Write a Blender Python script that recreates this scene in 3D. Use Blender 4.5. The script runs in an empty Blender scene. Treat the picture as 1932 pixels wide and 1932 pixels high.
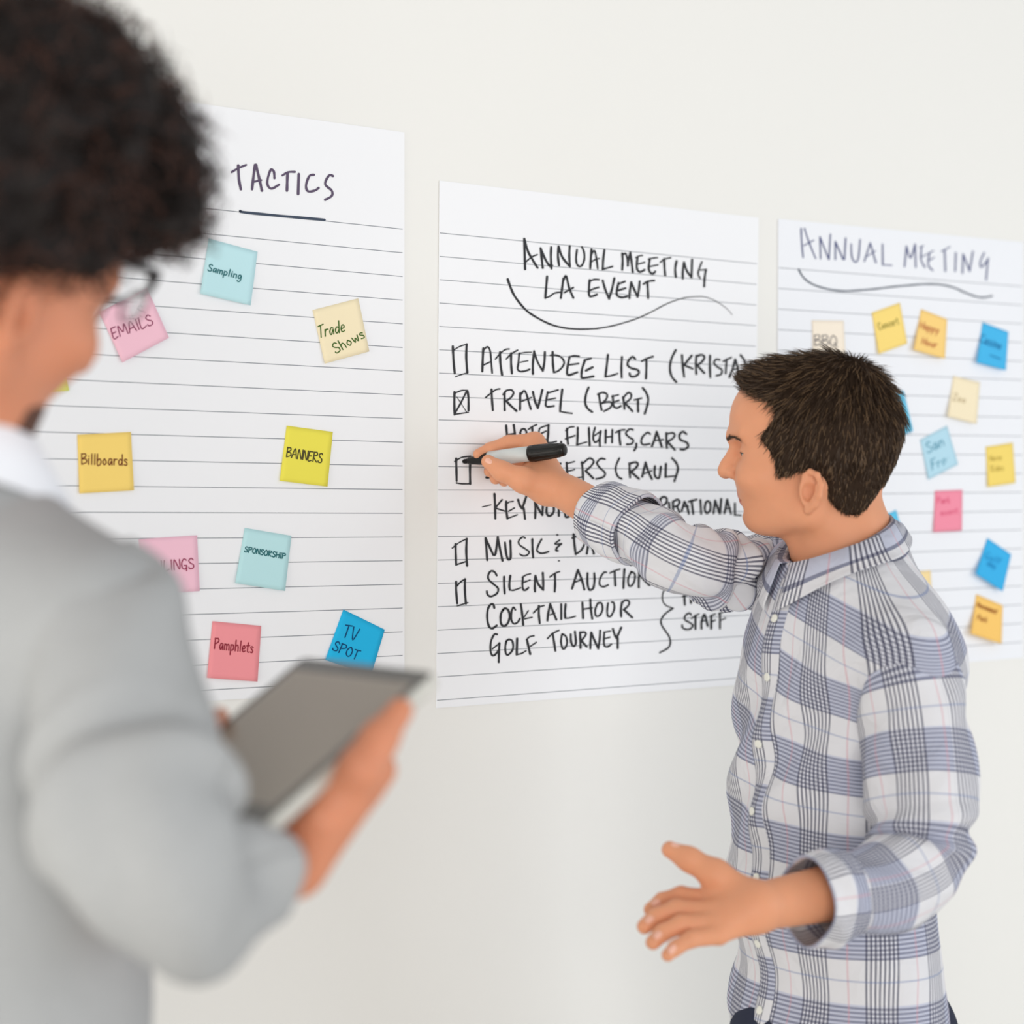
import bpy, math, random
import numpy as np
from mathutils import Vector
from mathutils.bvhtree import BVHTree
random.seed(7); np.random.seed(7)
SC = bpy.context.scene
COL = SC.collection

# ------------------------------------------------------------------ camera, world, lights, exposure
FPX, CX, HY = 3518.0, 966.0, 983.0          # focal length in pixels, centre column, horizon row
TH = math.radians(35.0)                     # the lens looks at the wall 35 degrees off its normal
CAM = np.array([0.0, -2.246, 1.5])
Rv = np.array([math.cos(TH), -math.sin(TH), 0.0])
Fv = np.array([math.sin(TH), math.cos(TH), 0.0])
Uv = np.array([0.0, 0.0, 1.0])
cam_data = bpy.data.cameras.new('camera')
cam = bpy.data.objects.new('camera', cam_data); COL.objects.link(cam)
cam.location = CAM; cam.rotation_euler = (math.pi / 2, 0, -TH)
cam_data.sensor_width = 36.0; cam_data.lens = FPX / 1932 * 36.0
cam_data.shift_y = (HY - 966.0) / 1932
cam_data.clip_start = 0.05
cam_data.dof.use_dof = True; cam_data.dof.focus_distance = 2.58; cam_data.dof.aperture_fstop = 2.4
SC.camera = cam
world = bpy.data.worlds.new('world'); SC.world = world; world.use_nodes = True
bg = world.node_tree.nodes['Background']
bg.inputs['Color'].default_value = (1.0, 0.99, 0.975, 1); bg.inputs['Strength'].default_value = 0.56

def area(name, loc, target, sx, sy, power, color):
    l = bpy.data.lights.new(name, 'AREA'); l.shape = 'RECTANGLE'; l.size = sx; l.size_y = sy
    l.energy = power; l.color = color
    o = bpy.data.objects.new(name, l); COL.objects.link(o); o.location = loc
    d = Vector(target) - Vector(loc)
    o.rotation_euler = d.to_track_quat('-Z', 'Y').to_euler()
    return o
area('window_light', (4.9, -4.0, 1.7), (1.7, -0.6, 1.05), 2.8, 2.4, 58, (0.86, 0.93, 1.0))
area('front_fill', (-1.0, -4.5, 1.3), (1.2, 0.0, 0.95), 3.0, 2.2, 74, (1.0, 0.98, 0.95))  # fill added behind the camera to even out the wall brightness
area('side_light', (-1.7, -0.75, 1.3), (1.9, -0.4, 1.3), 1.1, 2.0, 20, (1.0, 0.95, 0.87))
SC.view_settings.view_transform = 'Standard'; SC.view_settings.look = 'None'
SC.view_settings.exposure = 0.11; SC.view_settings.gamma = 1.0; SC.view_settings.use_curve_mapping = False

# ------------------------------------------------------------------ measuring helpers
def P(x, y, Z):
    """pixel + distance along the lens axis -> place in the room"""
    return CAM + Z * (Rv * ((x - CX) / FPX) + Uv * ((HY - y) / FPX) + Fv)
def W(x, y, off=0.0):
    """pixel -> place on the wall (or a plane off metres in front of it)"""
    d = Rv * ((x - CX) / FPX) + Uv * ((HY - y) / FPX) + Fv
    return CAM + d * ((-off - CAM[1]) / d[1])
def s2l(c):
    return tuple((v / 12.92 if v <= 0.04045 else ((v + 0.055) / 1.055) ** 2.4) for v in [x / 255 for x in c])
def catmull(pts, n=6):
    pts = [np.asarray(p, float) for p in pts]
    if len(pts) < 3: return pts
    out = []
    for i in range(len(pts) - 1):
        p0 = pts[max(i - 1, 0)]; p1 = pts[i]; p2 = pts[i + 1]; p3 = pts[min(i + 2, len(pts) - 1)]
        for k in range(n):
            t = k / n
            out.append(0.5 * (2 * p1 + (p2 - p0) * t + (2 * p0 - 5 * p1 + 4 * p2 - p3) * t * t + (3 * p1 - p0 - 3 * p2 + p3) * t ** 3))
    out.append(pts[-1])
    return out

# ------------------------------------------------------------------ materials
def mat(name, rgb, rough=0.6, srgb=True, spec=0.3, noise=0.0, nscale=40, bump=0.0, bscale=200, sss=0.0, metal=0.0):
    m = bpy.data.materials.new(name); m.use_nodes = True
    nt = m.node_tree; b = nt.nodes['Principled BSDF']
    c = s2l(rgb) if srgb else rgb
    b.inputs['Base Color'].default_value = (*c, 1); b.inputs['Roughness'].default_value = rough
    b.inputs['Specular IOR Level'].default_value = spec; b.inputs['Metallic'].default_value = metal
    if noise > 0:
        tc = nt.nodes.new('ShaderNodeTexCoord'); n = nt.nodes.new('ShaderNodeTexNoise')
        n.inputs['Scale'].default_value = nscale; n.inputs['Detail'].default_value = 4
        mr = nt.nodes.new('ShaderNodeMapRange'); mr.inputs['To Min'].default_value = 1 - noise; mr.inputs['To Max'].default_value = 1 + noise
        mx = nt.nodes.new('ShaderNodeVectorMath'); mx.operation = 'SCALE'; mx.inputs[0].default_value = c
        nt.links.new(tc.outputs['Object'], n.inputs['Vector']); nt.links.new(n.outputs['Fac'], mr.inputs['Value'])
        nt.links.new(mr.outputs[0], mx.inputs['Scale']); nt.links.new(mx.outputs[0], b.inputs['Base Color'])
    if bump > 0:
        tc = nt.nodes.new('ShaderNodeTexCoord'); n = nt.nodes.new('ShaderNodeTexNoise')
        n.inputs['Scale'].default_value = bscale; n.inputs['Detail'].default_value = 3
        bp = nt.nodes.new('ShaderNodeBump'); bp.inputs['Strength'].default_value = bump; bp.inputs['Distance'].default_value = 0.002
        nt.links.new(tc.outputs['Object'], n.inputs['Vector']); nt.links.new(n.outputs['Fac'], bp.inputs['Height'])
        nt.links.new(bp.outputs[0], b.inputs['Normal'])
    if sss > 0:
        b.inputs['Subsurface Weight'].default_value = sss; b.inputs['Subsurface Radius'].default_value = (1.0, 0.35, 0.2)
        b.inputs['Subsurface Scale'].default_value = 0.006
    return m

class G:
    """small writer for shader arithmetic"""
    def __init__(s, m): s.nt = m.node_tree
    def m(s, op, a, b=None, c=None):
        n = s.nt.nodes.new('ShaderNodeMath'); n.operation = op
        for i, v in enumerate((a, b, c)):
            if v is None: continue
            if isinstance(v, (int, float)): n.inputs[i].default_value = v
            else: s.nt.links.new(v, n.inputs[i])
        return n.outputs[0]
    def mix(s, f, a, b):
        n = s.nt.nodes.new('ShaderNodeMix'); n.data_type = 'RGBA'
        for sock, v in ((n.inputs[0], f), (n.inputs[6], a), (n.inputs[7], b)):
            if isinstance(v, (int, float)): sock.default_value = v
            elif isinstance(v, tuple): sock.default_value = (*v, 1)
            else: s.nt.links.new(v, sock)
        return n.outputs[2]
    def uv(s):
        n = s.nt.nodes.new('ShaderNodeUVMap'); n.uv_map = 'UVMap'
        x = s.nt.nodes.new('ShaderNodeSeparateXYZ'); s.nt.links.new(n.outputs[0], x.inputs[0])
        return x.outputs[0], x.outputs[1]

def ruled_paper(name, rgb, first, step, last):
    m = mat(name, rgb, 0.75, spec=0.15); g = G(m); u, v = g.uv()
    fr = g.m('FRACT', g.m('DIVIDE', g.m('ADD', v, -first + step * 10), step))
    ln = g.m('MULTIPLY', g.m('LESS_THAN', fr, 0.036), g.m('MULTIPLY', g.m('GREATER_THAN', v, first - step * .3), g.m('LESS_THAN', v, last)))
    ln = g.m('MULTIPLY', ln, g.m('MULTIPLY', g.m('GREATER_THAN', u, 0.002), g.m('LESS_THAN', u, 0.995)))
    col = g.mix(ln, s2l(rgb), s2l((150, 154, 160)))
    m.node_tree.links.new(col, m.node_tree.nodes['Principled BSDF'].inputs['Base Color'])
    return m

def plaid(name, pu, pv, ou=0.0, ov=0.0, wv=.47, wh=.5, blue=.55, nl=10):
    m = mat(name, (205, 208, 215), 0.85, spec=0.1); g = G(m); nt = m.node_tree
    tc = nt.nodes.new('ShaderNodeTexCoord'); nz = nt.nodes.new('ShaderNodeTexNoise'); bp = nt.nodes.new('ShaderNodeBump')
    nz.inputs['Scale'].default_value = 13; nz.inputs['Detail'].default_value = 2.5; nz.inputs['Distortion'].default_value = 1.6
    bp.inputs['Strength'].default_value = 0.55; bp.inputs['Distance'].default_value = 0.014        # soft creases of worn cotton
    nt.links.new(tc.outputs['Object'], nz.inputs['Vector']); nt.links.new(nz.outputs['Fac'], bp.inputs['Height'])
    nt.links.new(bp.outputs[0], nt.nodes['Principled BSDF'].inputs['Normal'])
    g = G(m); u, v = g.uv()
    u = g.m('ADD', u, 10 + ou); v = g.m('ADD', v, 10 + ov)
    fu = g.m('FRACT', g.m('DIVIDE', u, pu)); fv = g.m('FRACT', g.m('DIVIDE', v, pv))
    mv = g.m('LESS_THAN', fu, wv); mh = g.m('LESS_THAN', fv, wh)
    lv = g.m('MULTIPLY', mv, g.m('LESS_THAN', g.m('FRACT', g.m('DIVIDE', fu, wv / 7.5)), 0.46))
    lh = g.m('MULTIPLY', mh, g.m('LESS_THAN', g.m('FRACT', g.m('DIVIDE', fv, wh / nl)), 0.5))
    base = s2l((222, 222, 226)); 
    c = g.mix(g.m('MULTIPLY', mh, blue), base, s2l((165, 174, 204)))
    c = g.mix(g.m('MULTIPLY', mv, 0.55), c, s2l((236, 236, 240)))
    c = g.mix(g.m('MULTIPLY', lh, 0.62), c, s2l((62, 66, 98)))
    c = g.mix(g.m('MULTIPLY', lv, 0.80), c, s2l((44, 46, 78)))
    pk = g.m('LESS_THAN', g.m('ABSOLUTE', g.m('SUBTRACT', fu, 0.76)), 0.012)
    c = g.mix(g.m('MULTIPLY', pk, 0.45), c, s2l((214, 150, 160)))
    bl = g.m('LESS_THAN', g.m('ABSOLUTE', g.m('SUBTRACT', fv, 0.76)), 0.009)
    c = g.mix(g.m('MULTIPLY', bl, 0.5), c, s2l((110, 130, 175)))
    m.node_tree.links.new(c, m.node_tree.nodes['Principled BSDF'].inputs['Base Color'])
    return m

M = dict(
    wall=mat('wall_paint', (240, 239, 235), 0.55, spec=0.25, noise=0.006, nscale=3, bump=0.03, bscale=400),
    floor=mat('floor_vinyl', (222, 219, 214), 0.5, noise=0.03, nscale=6),
    skirting=mat('skirting_paint', (236, 236, 232), 0.4),
    skin=mat('skin_fair', (224, 157, 120), 0.5, spec=0.3, noise=0.07, nscale=28, sss=0.25, bump=0.08, bscale=500),
    skin2=mat('skin_tan', (208, 138, 106), 0.5, spec=0.3, noise=0.07, nscale=28, sss=0.25),
    lips=mat('lip_skin', (202, 118, 100), 0.45, spec=0.35, sss=0.2),
    nail=mat('nail', (238, 182, 160), 0.3, spec=0.5),
    hair=mat('hair_brown', (48, 35, 25), 0.7, spec=0.12),
    hair_b=mat('hair_brown_mid', (72, 54, 38), 0.42, spec=0.45),
    hair_c=mat('hair_brown_light', (118, 92, 64), 0.4, spec=0.5),
    curl=mat('hair_black_curl', (26, 19, 17), 0.6, spec=0.25),
    curl_b=mat('hair_black_brown_curl', (84, 54, 44), 0.55, spec=0.3),
    beard=mat('stubble', (92, 62, 50), 0.7),
    eye=mat('eye_white', (235, 230, 224), 0.2, spec=0.5), iris=mat('iris', (60, 50, 40), 0.2, spec=0.5),
    ink=mat('marker_ink_black', (58, 59, 62), 0.7, spec=0.1),
    ink_purple=mat('marker_ink_plum', (98, 86, 108), 0.7, spec=0.1),
    ink_slate=mat('marker_ink_slate', (72, 82, 98), 0.7, spec=0.1),
    ink_navy=mat('marker_ink_navy', (92, 98, 138), 0.7, spec=0.1),
    black=mat('black_plastic', (17, 16, 15), 0.32, spec=0.35),
    nibm=mat('felt_nib', (20, 19, 19), 0.8),
    barrel=mat('grey_barrel', (206, 211, 210), 0.35, spec=0.4),
    button=mat('shirt_button', (236, 236, 226), 0.35, spec=0.5),
    jacket=mat('grey_jacket', (170, 172, 173), 0.9, spec=0.1, noise=0.05, nscale=60, bump=0.15, bscale=600),
    white=mat('white_cotton', (238, 240, 246), 0.85, spec=0.1),
    collar_shade=mat('collar_shade_dark', (70, 66, 62), 0.9, spec=0.1),  # shade behind the neck, painted as a dark base colour
    jeans=mat('navy_trousers', (52, 56, 72), 0.9, spec=0.1, noise=0.08, nscale=90),
    chino=mat('charcoal_trousers', (74, 74, 78), 0.9, spec=0.1),
    shoe=mat('dark_shoe_leather', (48, 38, 32), 0.4),
    frame=mat('glasses_frame', (24, 20, 24), 0.3, spec=0.5),
    alu=mat('tablet_silver', (190, 188, 180), 0.4, metal=0.25, spec=0.5),
    bezel=mat('tablet_bezel', (84, 82, 78), 0.25, spec=0.5),
    screen=mat('tablet_screen_off', (150, 140, 128), 0.3, spec=0.5),
)
glass = bpy.data.materials.new('clear_lens'); glass.use_nodes = True
_b = glass.node_tree.nodes['Principled BSDF']; _b.inputs['Transmission Weight'].default_value = 1; _b.inputs['Roughness'].default_value = 0; _b.inputs['IOR'].default_value = 1.02
M['lens'] = glass
M['plaid_body'] = plaid('plaid_shirt_body', 0.080, 0.112, 0.0, 0.02)
M['plaid_sleeve'] = plaid('plaid_shirt_sleeve', 0.079, 0.112, 0.015, 0.0)
M['plaid_far'] = plaid('plaid_shirt_far_sleeve', 0.082, 0.072, 0.03, 0.012, .46, .36, .3, 6)
M['plaid_collar'] = plaid('plaid_shirt_collar', 0.08, 0.11, 0.0, 0.0)

# ------------------------------------------------------------------ object helpers
BASE = {}
def link(name, verts, faces, mats, parent=None, base=None, uv=None, smooth=True, midx=None):
    """one mesh object; verts are places in the room; a child is stored relative to its thing's base"""
    root = parent
    while root is not None and root.parent is not None: root = root.parent
    b = np.array(BASE[root.name]) if root is not None else np.array(base if base is not None else (0, 0, 0), float)
    v = np.asarray(verts, float) - b
    me = bpy.data.meshes.new(name); me.from_pydata(v.tolist(), [], [list(map(int, f)) for f in faces])
    for m in (mats if isinstance(mats, (list, tuple)) else [mats]): me.materials.append(m)
    if smooth: me.polygons.foreach_set('use_smooth', [True] * len(me.polygons))
    if midx is not None: me.polygons.foreach_set('material_index', np.asarray(midx, np.int32))
    if uv is not None:
        L = me.uv_layers.new(name='UVMap'); vi = np.zeros(len(me.loops), np.int32); me.loops.foreach_get('vertex_index', vi)
        L.data.foreach_set('uv', np.asarray(uv, np.float32)[vi].ravel())
    me.update()
    o = bpy.data.objects.new(name, me); COL.objects.link(o)
    if parent is None: o.location = b; BASE[o.name] = b
    else: o.parent = parent
    return o
def tag(o, label, cat=None, group=None, kind=None):
    o['label'] = label
    if cat: o['category'] = cat
    if group: o['group'] = group
    if kind: o['kind'] = kind
    return o
def empty(name, base):
    o = bpy.data.objects.new(name, None); COL.objects.link(o); o.location = base; o.empty_display_size = .05
    BASE[o.name] = np.array(base, float); return o
def join(*ms):
    V, Fc, n = [], [], 0
    for v, f in ms:
        V.append(np.asarray(v)); Fc += [[i + n for i in q] for q in f]; n += len(v)
    return np.concatenate(V), Fc
def box(lo, hi):
    (a, b, c), (d, e, f) = lo, hi
    v = [(a, b, c), (d, b, c), (d, e, c), (a, e, c), (a, b, f), (d, b, f), (d, e, f), (a, e, f)]
    return v, [(0, 3, 2, 1), (4, 5, 6, 7), (0, 1, 5, 4), (1, 2, 6, 5), (2, 3, 7, 6), (3, 0, 4, 7)]
def lathe(a, b, prof, n=40):
    """prof = [(t along a-b, radius)]"""
    a = np.array(a, float); b = np.array(b, float); ax = b - a; L = np.linalg.norm(ax); ax /= L
    s = np.cross(ax, Uv if abs(ax[2]) < .9 else Rv); s /= np.linalg.norm(s); t = np.cross(ax, s)
    V, Fc = [], []
    for (q, r) in prof:
        for k in range(n):
            an = 2 * math.pi * k / n; V.append(a + ax * L * q + (s * math.cos(an) + t * math.sin(an)) * r)
    for i in range(len(prof) - 1):
        for k in range(n): Fc.append((i * n + k, i * n + (k + 1) % n, (i + 1) * n + (k + 1) % n, (i + 1) * n + k))
    Fc.append(tuple(reversed(range(n)))); Fc.append(tuple(range((len(prof) - 1) * n, len(prof) * n)))
    return V, Fc
def tube(pts, r, n=8, sub=5):
    pts = catmull(pts, sub); V, Fc = [], []
    for i, p in enumerate(pts):
        d = pts[min(i + 1, len(pts) - 1)] - pts[max(i - 1, 0)]; d = d / (np.linalg.norm(d) + 1e-9)
        s = np.cross(d, Uv if abs(d[2]) < .9 else Rv); s /= np.linalg.norm(s); t = np.cross(d, s)
        rr = r[0] + (r[1] - r[0]) * i / (len(pts) - 1) if isinstance(r, tuple) else r
        for k in range(n):
            an = 2 * math.pi * k / n; V.append(p + (s * math.cos(an) + t * math.sin(an)) * rr)
    for i in range(len(pts) - 1):
        for k in range(n): Fc.append((i * n + k, i * n + (k + 1) % n, (i + 1) * n + (k + 1) % n, (i + 1) * n + k))
    Fc.append(tuple(reversed(range(n)))); Fc.append(tuple(range((len(pts) - 1) * n, len(pts) * n)))
    return V, Fc

# ------------------------------------------------------------------ rounded solids: a distance field turned into a mesh
class Field:
    def __init__(s, lo, hi, h):
        s.lo = np.array(lo, float); s.h = h
        n = np.ceil((np.array(hi, float) - s.lo) / h).astype(int) + 1
        s.ax = [(s.lo[i] + h * np.arange(n[i])).astype(np.float32) for i in range(3)]
        s.f = np.full(n, 0.05, np.float32)
    def win(s, lo, hi):
        sl = []
        for i in range(3):
            a = int(max(0, math.floor((lo[i] - s.lo[i]) / s.h))); b = int(min(len(s.ax[i]), math.ceil((hi[i] - s.lo[i]) / s.h) + 1))
            sl.append(slice(a, max(a, b)))
        return tuple(sl)
    def pts(s, sl):
        return np.stack(np.meshgrid(s.ax[0][sl[0]], s.ax[1][sl[1]], s.ax[2][sl[2]], indexing='ij'), -1)
    def comb(s, sl, d, k, sub):
        a = s.f[sl]
        if sub:
            d = -d; h = np.clip(.5 - .5 * (a - d) / k, 0, 1) if False else np.clip(.5 + .5 * (d - a) / k, 0, 1)
            s.f[sl] = a * (1 - h) + d * h + k * h * (1 - h)
        else:
            h = np.clip(.5 + .5 * (a - d) / k, 0, 1)
            s.f[sl] = a * (1 - h) + d * h - k * h * (1 - h)
    def cone(s, a, b, ra, rb, k=.008, sub=False):
        a = np.array(a, float); b = np.array(b, float); m = max(ra, rb) + .03 + k
        sl = s.win(np.minimum(a, b) - m, np.maximum(a, b) + m); p = s.pts(sl)
        if p.size == 0: return
        ba = b - a; t = np.clip(((p - a) @ ba) / max(ba @ ba, 1e-12), 0, 1)
        d = np.linalg.norm(p - a - t[..., None] * ba, axis=-1) - (ra + t * (rb - ra))
        s.comb(sl, d.astype(np.float32), k, sub)
    def chain(s, pts, rs, k=.006):
        for i in range(len(pts) - 1): s.cone(pts[i], pts[i + 1], rs[i], rs[i + 1], k)
    def chain_sub(s, pts, r, k):
        for a, b in zip(pts, pts[1:]): s.cone(a, b, r, r, k, sub=True)
    def ell(s, c, r, k=.008, R=None, sub=False):
        c = np.array(c, float); r = np.array(r, float); m = r.max() + .03 + k
        sl = s.win(c - m, c + m); p = s.pts(sl) - c
        if p.size == 0: return
        if R is not None: p = p @ np.asarray(R)
        k0 = np.linalg.norm(p / r, axis=-1); k1 = np.linalg.norm(p / (r * r), axis=-1) + 1e-9
        s.comb(sl, (k0 * (k0 - 1) / k1).astype(np.float32), k, sub)
    def mesh(s):
        f = s.f; S = f < 0; n = np.array(f.shape) - 1
        cn = [(i, j, k) for i in (0, 1) for j in (0, 1) for k in (0, 1)]
        cnt = np.zeros(n, np.int8)
        for c in cn: cnt += S[c[0]:c[0] + n[0], c[1]:c[1] + n[1], c[2]:c[2] + n[2]]
        idx = np.argwhere((cnt > 0) & (cnt < 8)); val = np.stack([f[idx[:, 0] + c[0], idx[:, 1] + c[1], idx[:, 2] + c[2]] for c in cn], 1)
        pos = np.zeros((len(idx), 3)); ct = np.zeros(len(idx)); ca = np.array(cn, float)
        for a in range(8):
            for b in range(a + 1, 8):
                if abs(ca[a] - ca[b]).sum() != 1: continue
                fa, fb = val[:, a], val[:, b]; mk = (fa < 0) != (fb < 0)
                t = np.where(mk, fa / np.where(mk, fa - fb, 1), 0)
                pos += np.where(mk[:, None], ca[a] + (ca[b] - ca[a]) * t[:, None], 0); ct += mk
        V = s.lo + (idx + pos / ct[:, None]) * s.h
        vm = np.full(n, -1, np.int64); vm[idx[:, 0], idx[:, 1], idx[:, 2]] = np.arange(len(idx))
        Q = []
        sh = {0: [(0, -1, -1), (0, 0, -1), (0, 0, 0), (0, -1, 0)], 1: [(-1, 0, -1), (-1, 0, 0), (0, 0, 0), (0, 0, -1)], 2: [(-1, -1, 0), (0, -1, 0), (0, 0, 0), (-1, 0, 0)]}
        for ax in range(3):
            A = [slice(None)] * 3; B = [slice(None)] * 3; A[ax] = slice(0, -1); B[ax] = slice(1, None)
            e = np.argwhere(S[tuple(A)] != S[tuple(B)])
            ok = np.ones(len(e), bool)
            for o in range(3):
                if o != ax: ok &= (e[:, o] > 0) & (e[:, o] < n[o])
            e = e[ok]; q = np.stack([vm[e[:, 0] + d[0], e[:, 1] + d[1], e[:, 2] + d[2]] for d in sh[ax]], 1)
            ins = S[e[:, 0], e[:, 1], e[:, 2]]; q[~ins] = q[~ins][:, ::-1]; Q.append(q[(q >= 0).all(1)])
        return V, np.concatenate(Q).tolist()

def vnoise(p, scale, seed=0, oct=3):
    """smooth sum of sines used for cloth relief"""
    rs = np.random.RandomState(seed); out = np.zeros(len(p)); amp = 1.0
    for o in range(oct):
        for _ in range(4):
            d = rs.normal(size=3); d /= np.linalg.norm(d)
            out += amp * np.sin(p @ d * scale * 2 ** o + rs.rand() * 6.28 + 1.3 * np.sin(p @ np.roll(d, 1) * scale * .7 * 2 ** o)) / 4
        amp *= .5
    return out
def vnormals(V, Fc):
    V = np.asarray(V); q = np.array([f[:4] if len(f) >= 4 else (*f, f[0]) for f in Fc])
    n = np.cross(V[q[:, 2]] - V[q[:, 0]], V[q[:, 3]] - V[q[:, 1]]); out = np.zeros_like(V)
    for i in range(4): np.add.at(out, q[:, i], n)
    return out / (np.linalg.norm(out, axis=1, keepdims=True) + 1e-12)

def loft(path, radii, nr=64, nl=80, up=(0, 0, 1), fold=None, cap=False):
    """sleeve-like tube; radii (r_side, r_up) per path point; fold(s, ang) -> outward offset; uv in metres"""
    pp = np.array(catmull(path, 14)); rr = np.array(catmull([np.atleast_1d(r) * np.ones(2) for r in radii], 14))
    seg = np.r_[0, np.cumsum(np.linalg.norm(np.diff(pp, axis=0), axis=1))]; L = seg[-1]
    ss = np.linspace(0, L, nl); c = np.stack([np.interp(ss, seg, pp[:, i]) for i in range(3)], 1); r = np.stack([np.interp(ss, seg, rr[:, i]) for i in range(2)], 1)
    d = np.gradient(c, axis=0); d /= np.linalg.norm(d, axis=1, keepdims=True)
    for _ in range(6): d[1:-1] = (d[:-2] + 2 * d[1:-1] + d[2:]) / 4
    d /= np.linalg.norm(d, axis=1, keepdims=True)
    V, UVs = [], []; u = np.array(up, float)
    ang = np.linspace(0, 2 * math.pi, nr + 1)
    for i in range(nl):
        u = u - d[i] * (u @ d[i]); u /= np.linalg.norm(u); s = np.cross(d[i], u)
        off = fold(ss[i] / L, ang) if fold else 0 * ang
        rad = np.stack([(r[i, 0] + off) * np.cos(ang), (r[i, 1] + off) * np.sin(ang)], 1)
        V.append(c[i] + rad[:, :1] * s + rad[:, 1:] * u); UVs.append(np.stack([ang * r[:, 0].mean(), 0 * ang + ss[i]], 1))
    V = np.concatenate(V); UVs = np.concatenate(UVs); m = nr + 1
    Fc = [(i * m + k, i * m + k + 1, (i + 1) * m + k + 1, (i + 1) * m + k) for i in range(nl - 1) for k in range(nr)]
    # outward orientation
    n = np.cross(V[Fc[0][1]] - V[Fc[0][0]], V[Fc[0][3]] - V[Fc[0][0]])
    if n @ (V[Fc[0][0]] - c[0]) < 0: Fc = [f[::-1] for f in Fc]
    if cap:
        Fc.append(tuple(range(nr))); Fc.append(tuple((nl - 1) * m + k for k in reversed(range(nr))))
    return V, Fc, UVs

# ------------------------------------------------------------------ the room
def struct(name, v, f, m, smooth=False):
    o = link(name, v, f, m, smooth=smooth); o['kind'] = 'structure'; return o
struct('wall_back', *box((-3.2, 0.0, 0.0), (4.6, 0.12, 3.2)), M['wall'])
struct('floor', *box((-3.2, -4.6, -0.05), (4.6, 0.12, 0.0)), M['floor'])
struct('baseboard_back', *box((-3.2, -0.015, 0.0), (4.6, 0.0, 0.10)), M['skirting'])

# ------------------------------------------------------------------ handwriting
def parse(s, o, k, dw=4.3):
    """strokes 'x,y x,y; x,y ...' read off an enlargement with origin o and scale k; '*w ' in front sets the pen width"""
    out = []
    for st in s.split(';'):
        st = st.strip()
        if not st: continue
        w = dw
        if st[0] == '*': a, st = st.split(' ', 1); w = float(a[1:])
        pts = [tuple(map(float, q.split(','))) for q in st.split()]
        out.append(([(o[0] + x / k, o[1] + y / k) for x, y in pts], w))
    return out
def ribbons(strokes, to3d, taper=False):
    V, Fc = [], []
    for si, (pts, w) in enumerate(strokes):
        if len(pts) == 1: pts = [pts[0], (pts[0][0] + .6, pts[0][1])]
        p = np.array(catmull(pts, 5)); d = np.gradient(p, axis=0); d /= np.linalg.norm(d, axis=1, keepdims=True) + 1e-9
        n = np.stack([-d[:, 1], d[:, 0]], 1); N = len(p)
        ws = np.array([w[0] + (w[1] - w[0]) * i / (N - 1) for i in range(N)]) if isinstance(w, tuple) else np.full(N, float(w))
        ws = ws * (1 + .08 * np.sin(np.arange(N) * 1.1 + si)); lf = p + n * ws[:, None] / 2; rt = p - n * ws[:, None] / 2
        b = len(V); e = si * 4e-6
        V += [to3d(*q, e) for q in lf] + [to3d(*q, e) for q in rt]
        Fc += [(b + i, b + i + 1, b + N + i + 1, b + N + i) for i in range(N - 1)]
        for (c, dd, nn, ww, flip) in ((p[0], -d[0], n[0], ws[0], 1), (p[-1], d[-1], n[-1], ws[-1], -1)):
            c0 = len(V); K = 6
            for q in range(K + 1):
                an = math.pi * q / K; x = c + nn * math.cos(an) * ww / 2 + dd * math.sin(an) * ww / 2; V.append(to3d(*x, e))
            Fc.append(tuple(range(c0, c0 + K + 1)))
    return V, Fc
INK = 0.0021
def on_wall(x, y, e=0): return W(x, y, INK + e)
def write(name, strokes, m, parent):
    '''each written word becomes a part: strokes closer than a word gap stay together'''
    st = sorted(strokes, key=lambda q: min(p[0] for p in q[0])); groups = []; end = -1e9
    for q in st:
        x0, x1 = min(p[0] for p in q[0]), max(p[0] for p in q[0])
        if x0 > end + 11: groups.append([])
        groups[-1].append(q); end = max(end, x1)
    for gq in groups: link(name, *ribbons(gq, on_wall), m, parent, smooth=False)

def sheet(corners, m, label):
    tl, tr, br, bl = [np.array(c, float) for c in corners]
    nx, ny = 10, 14; V, UVs = [], []
    c3 = [W(*c, 0.0) for c in (tl, tr, br, bl)]
    for off in (0.0016, 0.0008):
        for j in range(ny + 1):
            for i in range(nx + 1):
                u, v = i / nx, j / ny
                q = (c3[0] * (1 - u) + c3[1] * u) * (1 - v) + (c3[3] * (1 - u) + c3[2] * u) * v
                V.append(q + np.array([0, -off, 0])); UVs.append((u, v))
    m1 = nx + 1; h = m1 * (ny + 1); Fc = []
    for j in range(ny):
        for i in range(nx):
            a = j * m1 + i; Fc.append((a + m1, a + m1 + 1, a + 1, a)); Fc.append((h + a, h + a + 1, h + a + m1 + 1, h + a + m1))
    edge = [i for i in range(nx)] + [j * m1 + nx for j in range(ny)] + [ny * m1 + i for i in range(nx, 0, -1)] + [j * m1 for j in range(ny, 0, -1)]
    for a, b in zip(edge, edge[1:] + edge[:1]): Fc.append((a, b, h + b, h + a))
    o = link('flip_chart_sheet', V, Fc, m, base=(c3[3] + c3[2]) / 2, uv=UVs, smooth=False)
    return tag(o, label, 'flip chart paper', 'flip chart sheets on the wall')

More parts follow.
